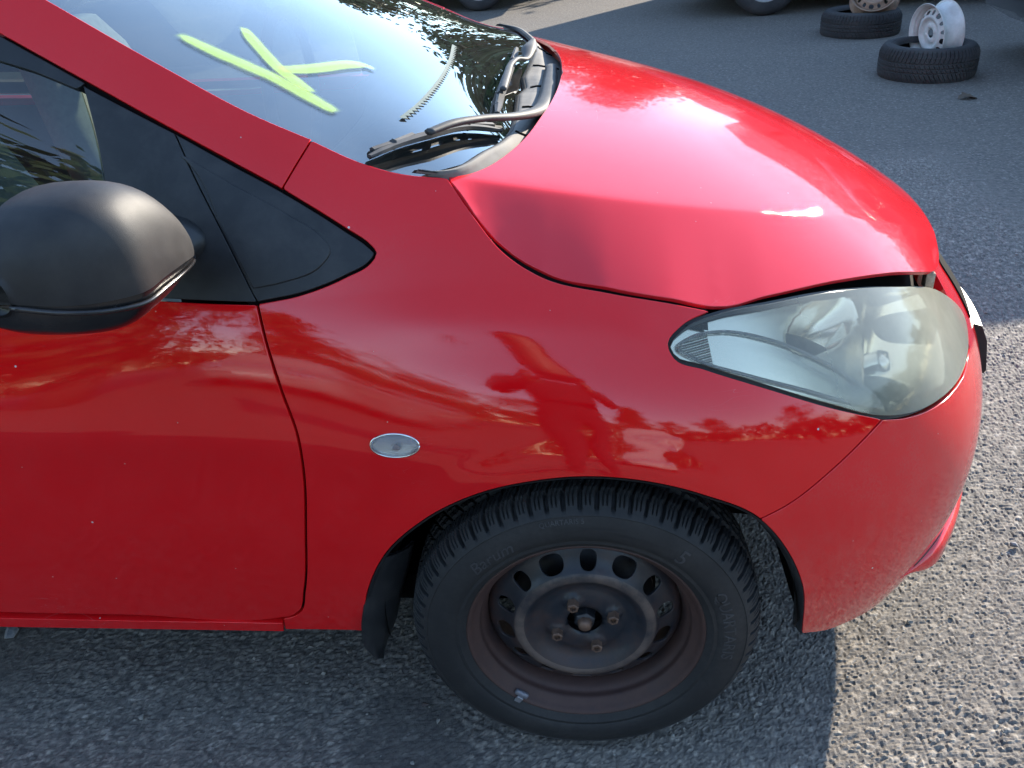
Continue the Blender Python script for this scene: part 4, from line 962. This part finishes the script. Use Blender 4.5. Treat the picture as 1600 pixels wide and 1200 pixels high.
scol = t.ramp(rnd, [(0, (.080, .076, .074)), (.25, (.15, .139, .128)), (.6, (.225, .200, .172)), (.85, (.31, .275, .232)), (1, (.43, .395, .345))])
bind = t.mix(med.outputs[0], (.105, .096, .086), (.19, .170, .146))
sf = t.math('ADD', t.math('MULTIPLY', t.ramp(st, [(.12, 0), (.45, 1)]), ne), t.math('MULTIPLY', t.ramp(vo.outputs['Distance'], [(.25, 1), (.6, 0)]), t.math('SUBTRACT', 1, ne)))
c = t.mix(sf, bind, scol); c = t.mix(t.math('MULTIPLY', t.ramp(fine.outputs[0], [(.3, 0), (.7, 1)]), .35), c, (.20, .18, .16))
spk = t.noise(38, 6, .78, co); c = t.mix(t.math('MULTIPLY', t.ramp(spk.outputs[0], [(.40, 1), (.50, 0)]), .6), c, (.055, .054, .055)); c = t.mix(t.math('MULTIPLY', t.ramp(spk.outputs[0], [(.56, 0), (.66, 1)]), .4), c, (.33, .31, .28))
c = t.mix(t.ramp(big.outputs[0], [(.35, 0), (.7, .45)]), c, t.mix(.5, c, (.23, .20, .17)))
c = t.mix(t.math('MULTIPLY', ta, .35), c, (.040, .041, .044)); c = t.mix(t.math('MULTIPLY', t.math('SUBTRACT', 1, ne), .35), c, t.mix(.55, c, (.045, .044, .044))); t.l(c, t.b.inputs['Base Color']); t.set(Roughness=.85); t.b.inputs['Specular IOR Level'].default_value = .3  # away from the near mesh the asphalt colour is darkened to deepen its shade
hb = t.math('ADD', t.math('MULTIPLY', fine.outputs[0], .5), t.math('MULTIPLY', t.math('SUBTRACT', 1, ne), t.math('SUBTRACT', 1, vo.outputs['Distance']))); t.l(t.bump(hb, .55, .004), t.b.inputs['Normal'])
gr = add('ground', me, t.m); tag(gr, kind='structure')

# ------------------------------------------------------------------ loose wheels and tyres in the yard
def lying(o, loc, r, sc=1.0): o.location = loc; o.rotation_euler = r; o.scale = (sc,)*3; return o
MT['tyre_far'] = simple('grey_dusty_tyre', (.030, .030, .032), .75, 0, .3, 8, .3, .2, 120, (.10, .095, .09), .5)
t1 = empty('loose_tyre', (2.35, 5.42, .098)); tag(t1, 'worn winter tyre lying flat on the asphalt with a white steel rim standing in it', 'tyre', 'loose tyres in the yard')
o = add('tyre_carcass', tm.copy(), MT['tyre_far'], t1); o.rotation_euler = (-math.pi/2, 0, 0); o.scale = (1.10, 1.3, 1.10); o.location = (0, 0, .098)
white = simple('dirty_white_rim_paint', (.62, .60, .58), .5, 0, .15, 14, .5, .1, 200, (.30, .24, .19), .6)
rimA = empty('white_steel_rim', (2.34, 5.50, .25)); tag(rimA, 'dirty white steel rim standing upright in the lying winter tyre', 'rim')
for nm, src in (('rim_barrel', 'rim_barrel'), ('rim_disc', 'rim_disc')):
    sm = [c_ for c_ in wh.children if c_.name.startswith(src)][0].data.copy(); add(nm, sm, white, rimA)
rimA.rotation_euler = (math.radians(4), math.radians(0), math.radians(-74))
t2 = empty('loose_tyre', (2.38, 7.2, .09)); tag(t2, 'dark tyre lying flat behind the tyre that holds the white rim', 'tyre', 'loose tyres in the yard')
o = add('tyre_carcass', tm.copy(), MT['tyre_far'], t2); o.rotation_euler = (-math.pi/2, 0, 0); o.scale = (1.14, 1.25, 1.14); o.location = (0, 0, .09)
rimB = empty('rusty_rim', (2.42, 7.05, .36)); tag(rimB, 'rusty pale rim leaning on the dark lying tyre', 'rim')
rustp = simple('pale_rusty_rim', (.30, .20, .14), .7, .2, .3, 20, .4, .2, 150)
for nm in ('rim_barrel', 'rim_disc'):
    sm = [c_ for c_ in wh.children if c_.name.startswith(nm)][0].data.copy(); add(nm, sm, rustp, rimB)
rimB.rotation_euler = (math.radians(-38), 0, math.radians(-20))
# leaf and pebbles
def leaf(loc, s, rz):
    V = []; F = []; n = 9
    for i in range(n):
        u = i/(n-1); w_ = s*.32*math.sin(math.pi*u)**.7*(1+.25*math.sin(u*19)); z = .003+s*.05*math.sin(u*5)
        V += [(s*(u-.5), -w_, z+.3*w_), (s*(u-.5), 0, z), (s*(u-.5), w_, z+.5*w_)]
    for i in range(n-1):
        for k in range(2): F.append((i*3+k, (i+1)*3+k, (i+1)*3+k+1, i*3+k+1))
    o = add('dead_leaf', mesh('dead_leaf', V, F), simple('brown_leaf', (.09, .065, .045), .8), None, loc); o.rotation_euler = (0, 0, rz); return o
tag(leaf(atZ(1512, 154, 0), .13, .2), 'curled brown dead leaf on the shaded asphalt before the tyres', 'leaf')

# loose grit on the tarmac, too fine to count, and a few single pebbles
def pebble_mesh(name, seed, n=1, area=None):
    rs = np.random.default_rng(seed); V = []; F = []
    for k in range(n):
        bm = bmesh.new(); bmesh.ops.create_icosphere(bm, subdivisions=1, radius=1); sc_ = rs.uniform(.6, 1.2, 3)*[1, 1, .6]
        r = (.0022+.0045*rs.random()**3) if n > 1 else .012; x, y = (0, 0) if area is None else (rs.uniform(area[0], area[1]), rs.uniform(area[2], area[3])); o = len(V)
        for v in bm.verts: p = np.array(v.co)*sc_*(1+.25*rs.normal()); V.append((x+p[0]*r, y+p[1]*r, .001+(p[2]+.4)*r))
        F += [tuple(o+w_.index for w_ in f.verts) for f in bm.faces]; bm.free()
    return mesh(name, V, F, False)
gsm = simple('pale_grit', (.26, .245, .22), .9, 0, .5, 60)
tag(add('loose_grit', pebble_mesh('loose_grit', 3, 1500, (-1.1, 1.7, -.15, 2.6)), gsm), kind='stuff')
for (px_, py_, lb, col, sc_) in ((18, 992, 'pale grey stone chip under the door sill', (.30, .31, .33), 1.3), (664, 1104, 'small brown stone behind the front tyre', (.13, .10, .09), .6), (1030, 1172, 'small dull pebble before the front tyre', (.20, .18, .16), .6), (1585, 855, 'rounded grey pebble in the sunlit gravel', (.20, .20, .21), .8)):
    o = add('pebble', pebble_mesh('pebble', px_), simple('pebble_stone', col, .85, 0, .3, 90), None, atZ(px_, py_, 0)+[0, 0, .002]); o.scale = (sc_,)*3; tag(o, lb, 'pebble', 'pebbles on the tarmac')

# ------------------------------------------------------------------ parked cars (background and behind the photographer)
def wheel_simple(parent, x, y, r, side):
    w_ = empty('wheel', (x, y, r), parent)
    p = [(r*.62, 0), (r*.66, -.004), (r*.85, -.010), (r*.95, .004), (r, .03), (r, .14), (r*.95, .165), (r*.62, .165)]
    a = add('tyre', lathe('tyre', p, 40), MT['tyre_far'], w_); b = add('rim', lathe('rim', [(0, .02), (r*.2, .012), (r*.3, .03), (r*.52, .035), (r*.58, .012), (r*.645, -.002), (r*.62, .06)], 40), MT['silver_rim'], w_)
    if side > 0: w_.rotation_euler = (0, 0, math.pi)
    return w_
MT['silver_rim'] = simple('dull_alloy', (.30, .29, .28), .45, .6, .2, 20)
MT['dark_glass'] = simple('dark_car_glass', (.012, .014, .016), .06, 0, .1, 5, .6)
def parked(name, label, cat, loc, rz, col, L=4.2, W=1.72, Hh=1.46, van=False, wr=.31, group='parked cars in the yard'):
    c = empty(name, loc); c.rotation_euler = (0, 0, rz); tag(c, label, cat, group)
    pm_ = NT(name+'_paint'); n_ = pm_.noise(3, 4, .6, pm_.coord()); pm_.l(pm_.mix(n_.outputs[0], [x*.85 for x in col], col), pm_.b.inputs['Base Color']); pm_.set(Roughness=.35); pm_.b.inputs['Coat Weight'].default_value = .8
    # side outline stations: x, z_low, z_belt, z_roof, half width low, half width belt, half width roof
    h = L/2; b = .92 if not van else 1.35; zr = Hh
    if van: ST_ = [(-h, .42, b, zr-.1), (-h+.05, .32, b, zr), (-h*.3, .3, b, zr+.03), (h*.42, .3, b, zr), (h*.62, .3, b-.1, zr-.35), (h*.72, .3, b-.15, b-.12), (h*.95, .32, b-.3, b-.28), (h, .40, .72, .74)]
    else: ST_ = [(-h, .42, .80, .82), (-h+.06, .30, .95, .98), (-h*.78, .26, .96, 1.18), (-h*.55, .25, .95, zr-.05), (-h*.1, .25, .93, zr), (h*.12, .25, .92, zr-.06), (h*.42, .25, .90, .93), (h*.8, .25, .78, .80), (h*.96, .28, .66, .67), (h, .40, .55, .56)]
    ST_ = catmull(np.array(ST_), 4); rings = []; glass_r = []
    for (x, z0, zb, zt) in ST_:
        e = max(0, abs(x)/h-.75)/.25; w_ = W/2*(1-.16*e**2); wt = w_*(.74 if not van else .92); k = (zt-zb)/max(zr-b, .01); wt = w_+(wt-w_)*np.clip(k, 0, 1)
        half_ = [(0, z0), (w_*.9, z0), (w_*.985, z0+.12), (w_, z0*.4+zb*.6), (w_*.97, zb-.02), (w_*.955, zb), (w_*.5*0+wt*1.0+.0, zb+(zt-zb)*.86), (wt*.9, zt-.02*np.clip(k, 0, 1)), (wt*.55, zt+.01), (0, zt+.02)]
        rings.append([(x, y, z) for y, z in half_]+[(x, -y, z) for y, z in half_[::-1][1:-1]])
    add('body', loft('body', rings, angle=50), pm_.m, c)
    # glazing as slightly proud panes on the flanks
    xs_ = (-h*.62, h*.20) if not van else (h*.22, h*.58)
    for s in (-1, 1):
        V = []; F = []; n = 12
        for i in range(n):
            x = xs_[0]+(xs_[1]-xs_[0])*i/(n-1); zb = np.interp(x, ST_[:, 0], ST_[:, 2]); zt = np.interp(x, ST_[:, 0], ST_[:, 3]); w_ = W/2; k = np.clip((zt-zb)/max(zr-b, .01), 0, 1); wt = w_+(w_*(.74 if not van else .92)-w_)*k
            for f in (.10, .80): V.append((x, s*(w_*.955+(wt-w_*.955)*f/.86+.006), zb+(zt-zb)*f))
        for i in range(n-1): F.append((2*i, 2*i+2, 2*i+3, 2*i+1))
        add('side_glass', mesh('side_glass', V, F), MT['dark_glass'], c)
    for s in (-1, 1):
        for x in (-h*.60, h*.62): wheel_simple(c, x, s*(W/2-.01), wr, s)
    for s in (-1, 1): box('headlamp', (.10, .30, .14), (h-.10, s*W*.33, .66 if not van else .80), MT['silver'], c, None, .03)
    box('number_plate', (.02, .52, .11), (h+.005, 0, .48), MT['white_plate'], c, None, .003)
    return c
MT['white_plate'] = simple('plate_white', (.75, .75, .75), .4)
parked('parked_car', 'dark hatchback parked behind the loose tyres', 'car', (3.02, 9.30, 0), 0, (.012, .014, .018), 4.1, wr=.335)
parked('parked_car', 'black car whose bumper shows beyond the far wing of the red hatchback', 'car', (-2.45, 11.0, 0), math.radians(-4), (.010, .010, .011), 4.1)
parked('parked_car', 'dark boxy car parked beside the tyre with the white rim', 'car', (5.05, 5.55, 0), 0, (.03, .035, .04), 4.2, 1.75, 1.52, True)
parked('parked_car', 'white saloon parked across the yard, mirrored in the red wing', 'car', (1.9, -7.6, 0), math.radians(96), (.70, .70, .70), 4.4)
parked('parked_car', 'silver car parked across the yard, mirrored in the red door', 'car', (-2.9, -8.4, 0), math.radians(86), (.38, .39, .40), 4.3)
parked('parked_car', 'blue car parked across the yard far from the others', 'car', (-10.5, -6.5, 0), math.radians(60), (.05, .09, .20), 4.2)
def truck(loc, L, W, Hh):
    c = empty('added_shade_truck', loc); tag(c, 'unseen grey box truck added beyond the dark hatchback to shade the yard', 'truck')
    gp = simple('grey_truck_panel', (.16, .165, .17), .6, 0, .15, 2, .3, .1, 40)
    box('cargo_box', (L*.74, W, Hh-1.0), (L*.13, W/2, 1.0+(Hh-1.0)/2), gp, c, None, .04); box('cab', (L*.22, W*.95, 1.75), (-L*.37, W/2, 1.45), gp, c, None, .15); box('chassis', (L*.95, W*.5, .25), (0, W/2, .72), MT['dark'], c, None, .02)
    box('windscreen', (.04, W*.8, .7), (-L*.48-.02, W/2, 1.85), MT['dark_glass'], c, None, .01)
    for x in (-L*.36, L*.22, L*.34):
        for y, sd in ((.02, -1), (W-.02, 1)): wheel_simple(c, x, y, .45, sd)
truck((5.5, 10.4, 0), 6.2, 2.3, 3.5)  # out-of-view truck added to cast shade over the ground behind the red car

# ------------------------------------------------------------------ trees round the yard
t = NT('tree_leaves'); co = t.coord(); n_ = t.noise(1.1, 4, .6, co); f_ = t.noise(14, 3, .6, co)
cl = t.mix(t.ramp(n_.outputs[0], [(.3, 0), (.7, 1)]), (.022, .042, .012), (.070, .100, .026)); cl = t.mix(t.math('MULTIPLY', f_.outputs[0], .5), cl, (.045, .085, .020)); t.l(cl, t.b.inputs['Base Color']); t.set(Roughness=.6)
MT['leaf'] = t.m; MT['bark'] = simple('bark', (.07, .055, .042), .9, 0, .3, 12, .2, .5, 40)
def tree(name, label, loc, height, rad, kind, seed, group, nclump=70, per=80):
    rs = np.random.default_rng(seed); tr = empty(name, loc); tag(tr, label, 'tree', group)
    trunk = np.array([(0, 0, 0), (.05, .03, height*.25), (-.04, .05, height*.5), (.03, 0, height*.85)]); bm_parts = [tube('trunk', catmull(trunk, 5), np.linspace(.16, .03, 16)*height/6, 8)]
    add('trunk', bm_parts[0], MT['bark'], tr)
    cen = []
    while len(cen) < nclump:
        u = rs.random(); a = rs.random()*6.283
        if kind == 'conifer': z = height*(.10+.90*u**.9); R = rad*(1.03-u**.9)*(.55+.45*rs.random())
        else: z = height*(.16+.80*u); R = rad*math.sqrt(max(0.02, 1-((u-.42)/.60)**2))*math.sqrt(rs.random())*(.8+.35*math.sin(3*a+seed))
        cen.append((R*math.cos(a), R*math.sin(a), z, R))
    for i, (x, y, z, R) in enumerate(cen[:14]):
        P = catmull(np.array([(0, 0, z*.72), (x*.5, y*.5, z*.85), (x, y, z)]), 4); add('limb', tube('limb', P, np.linspace(.045, .012, len(P))*height/6, 5), MT['bark'], tr)
    V = []; F = []
    for (x, y, z, R) in cen:
        cr_ = .42 if kind != 'conifer' else .34
        p = rs.normal(size=(per, 3))*[cr_, cr_, cr_*.62]*height/6+[x, y, z]
        if kind == 'conifer': p[:, 2] -= .25*np.hypot(p[:, 0]-x, p[:, 1]-y)
        p[:, 2] = np.clip(p[:, 2], .15, height+.15)
        a = rs.normal(size=(per, 3)); a /= np.linalg.norm(a, axis=1)[:, None]; b = np.cross(a, rs.normal(size=(per, 3))); b /= np.linalg.norm(b, axis=1)[:, None]; s = (.07+.08*rs.random(per))[:, None]*height/6
        for k in range(per):
            o_ = len(V); V += [p[k]-a[k]*s[k], p[k]+b[k]*s[k]*.55, p[k]+a[k]*s[k], p[k]-b[k]*s[k]*.55]; F.append((o_, o_+1, o_+2, o_+3))
    add('crown', mesh('crown', V, F, False), MT['leaf'], tr)
    return tr
for i, (x, y, h_, r_, k, lb) in enumerate([(-12, 17, 5.2, 2.8, 'b', 'broad leafy tree at the open end of the row beyond the parked cars'), (-8, 16.5, 4.6, 2.4, 'b', 'low leafy tree beyond the open yard past the black car'), (-4.6, 16, 4.5, 2.0, 'b', 'leafy tree just beyond the black parked car'), (-2.0, 16.5, 5.0, 1.6, 'conifer', 'pointed conifer beyond the black parked car'), (.4, 16, 4.6, 1.8, 'b', 'leafy tree beyond the gap between the two dark parked cars'), (2.3, 16.5, 5.6, 1.6, 'conifer', 'tall conifer beside the tail of the grey truck'),
        (10.2, 15, 4.6, 2.4, 'b', 'leafy tree beyond the rear of the grey truck'), (13.4, 15, 4.2, 2.4, 'b', 'broad leafy tree well past the grey truck'), (16.6, 14, 4.6, 1.9, 'conifer', 'lone conifer past the grey truck'), (20, 13, 4.6, 2.6, 'b', 'last leafy tree of the row past the lone conifer')]):
    tree('yard_tree', lb, (x, y, 0), h_, r_, k, 20+i, 'trees beyond the parked cars', 95, 70)
for i, (x, y, h_, r_, k, lb) in enumerate([(-6.8, -9.0, 8.6, 3.0, 'b', 'tall leafy tree by the silver car, mirrored in the side window'), (-13, -13, 7.5, 3.4, 'b', 'broad tree beyond the blue car'), (-4.2, -15, 6.6, 1.9, 'conifer', 'dark conifer beyond the silver car'), (-.6, -16, 4.6, 2.6, 'b', 'leafy tree between the silver car and the white saloon'), (3.2, -15, 5.6, 1.7, 'conifer', 'dark conifer beyond the white saloon'), (6.5, -17, 4.2, 2.6, 'b', 'low tree beside the white saloon'), (11, -15, 5.0, 2.8, 'b', 'leafy tree at the corner of the yard past the white saloon'), (17, -7, 5, 2.6, 'b', 'leafy tree alone beyond the bumper of the red hatchback'), (-16, -3, 7, 3.2, 'b', 'broad tree behind the tail of the red hatchback'), (-15, 7, 6, 3, 'b', 'leafy tree behind the red hatchback near the black car')]):
    tree('yard_tree', lb, (x, y, 0), h_, r_, k, 60+i, 'trees across the yard', 80, 70)

# made-up far wood, added to hide the bright horizon from the car's reflections
rs = np.random.default_rng(5); n_ = 15000; an = rs.random(n_)*2*math.pi; R0_ = 52+9*rs.random(n_); top = 6.5+1.6*np.sin(an*7)+1.2*np.sin(an*17+1)+.8*np.sin(an*41+2); zz_ = top*rs.random(n_)**.8
Pw = np.stack([R0_*np.cos(an), R0_*np.sin(an), zz_], -1); a = rs.normal(size=(n_, 3)); a /= np.linalg.norm(a, axis=1)[:, None]; b = np.cross(a, rs.normal(size=(n_, 3))); b /= np.linalg.norm(b, axis=1)[:, None]; s_w = (.45+.5*rs.random(n_))[:, None]
Vw = np.stack([Pw-a*s_w, Pw+b*s_w*.7, Pw+a*s_w, Pw-b*s_w*.7], 1).reshape(-1, 3); Vw[:, 2] = np.maximum(Vw[:, 2], .02)
tag(add('added_far_wood', mesh('added_far_wood', Vw, np.arange(4*n_).reshape(-1, 4), False), MT['leaf']), kind='stuff')

# ------------------------------------------------------------------ the photographer, mirrored in the red wing
def skin(name, pts, edges, rad, mat, parent, sub=2, root=0):
    me = bpy.data.meshes.new(name); me.from_pydata([tuple(p) for p in pts], edges, []); o = bpy.data.objects.new(name, me); C.objects.link(o)
    md_ = o.modifiers.new('skin', 'SKIN'); 
    for i, v in enumerate(me.skin_vertices[0].data): v.radius = (rad[i], rad[i]) if not hasattr(rad[i], '__len__') else rad[i]; v.use_root = (i == root)
    sb = o.modifiers.new('sub', 'SUBSURF'); sb.levels = sub; sb.render_levels = sub; md_.use_smooth_shade = True
    o.parent = parent; me.materials.append(mat); return o
pe = empty('person', (0, -1.55, 0)); tag(pe, 'person in dark jacket and trousers standing with a phone held up in both hands', 'person')
cloth = simple('navy_jacket', (.022, .025, .036), .85, 0, .2, 30, .2); skinm = simple('skin', (.24, .14, .10), .55, 0, .08, 20); hair = simple('brown_hair', (.05, .032, .022), .7)
PP = [(0, 0, .95), (0, .02, 1.12), (0, .02, 1.32), (0, .03, 1.45), (0, .05, 1.52), (.19, .03, 1.41), (.27, .12, 1.17), (.12, .36, 1.27), (-.19, .03, 1.41), (-.27, .12, 1.17), (-.12, .36, 1.27), (.10, 0, .90), (.12, .03, .50), (.13, -.01, .10), (.13, .12, .04), (-.10, 0, .90), (-.12, .03, .50), (-.13, -.01, .10), (-.13, .12, .04)]
EE = [(0, 1), (1, 2), (2, 3), (3, 4), (3, 5), (5, 6), (6, 7), (3, 8), (8, 9), (9, 10), (0, 11), (11, 12), (12, 13), (13, 14), (0, 15), (15, 16), (16, 17), (17, 18)]
RD = [(.17, .12), (.15, .11), (.18, .12), (.09, .09), .055, .075, .052, .034, .075, .052, .034, .095, .065, .045, .04, .095, .065, .045, .04]
skin('body', PP, EE, RD, cloth, pe)
def headmesh():
    bm = bmesh.new(); bmesh.ops.create_uvsphere(bm, u_segments=28, v_segments=20, radius=1)
    for v in bm.verts:
        x, y, z = v.co; jaw = 1-.22*max(0, -z); v.co = (x*.077*jaw, y*.098*(1-.1*max(0, -z))+.01*max(0, -z), z*.118)
        if y > .3:
            n_ = math.exp(-((x/.16)**2+((z+.12)/.28)**2)); v.co.y += .020*n_*(1-.5*max(0, z+.1)); 
            for sx in (-.42, .42): v.co.y -= .010*math.exp(-(((x-sx)/.18)**2+((z-.05)/.12)**2))
            v.co.y += .006*math.exp(-((x/.3)**2+((z+.5)/.07)**2))
        v.co.y += .03*math.exp(-(((abs(x)-1)/.08)**2+((z)/.2)**2))*0
    for sx in (-1, 1):
        r_ = bmesh.ops.create_uvsphere(bm, u_segments=10, v_segments=8, radius=1); bmesh.ops.scale(bm, vec=(.010, .020, .032), verts=r_['verts']); bmesh.ops.translate(bm, vec=(sx*.078, -.008, 0), verts=r_['verts'])
    return bm_mesh('head', bm, smooth=True)
hd = add('head', headmesh(), skinm, pe, (0, .10, 1.645)); hd.rotation_euler = (math.radians(-22), 0, 0)
bm = bmesh.new(); bmesh.ops.create_uvsphere(bm, u_segments=24, v_segments=16, radius=1)
for v in bm.verts: v.co = (v.co.x*.084, v.co.y*.104-.012, v.co.z*.112+.018)
bmesh.ops.delete(bm, geom=[v for v in bm.verts if (v.co.y > .035 and v.co.z < .07) or v.co.z < -.06], context='VERTS'); hr_ = add('hair', bm_mesh('hair', bm, smooth=True), hair, pe, (0, .10, 1.645)); hr_.rotation_euler = hd.rotation_euler
for s in (-1, 1):
    pts = [(s*.12, .36, 1.27), (s*.10, .41, 1.30), (s*.085, .455, 1.325)]; ed = [(0, 1), (1, 2)]; rd = [.030, .036, .030]
    for k, (dz, ln) in enumerate(((.030, .055), (.012, .062), (-.008, .058), (-.028, .046))):
        b_ = len(pts); pts += [(s*.092, .465, 1.325+dz), (s*.097, .482+.004*k, 1.328+dz), (s*(.085-.02*(ln > .05)), .500, 1.330+dz)]; ed += [(2, b_), (b_, b_+1), (b_+1, b_+2)]; rd += [.010, .009, .008]
    b_ = len(pts); pts += [(s*.065, .44, 1.32), (s*.05, .47, 1.34)]; ed += [(1, b_), (b_, b_+1)]; rd += [.012, .010]
    skin('hand', pts, ed, rd, skinm, pe)
ph = empty('phone', (.02, -1.055, 1.355)); tag(ph, 'black smartphone held up in both hands of the person', 'phone'); ph.rotation_euler = (math.radians(-30), 0, 0)
bm = bmesh.new(); box_bm(bm, (.155, .008, .074), (0, 0, 0), None, .003); add('phone_body', bm_mesh('phone_body', bm, angle=40), MT['dark_glass'], ph)
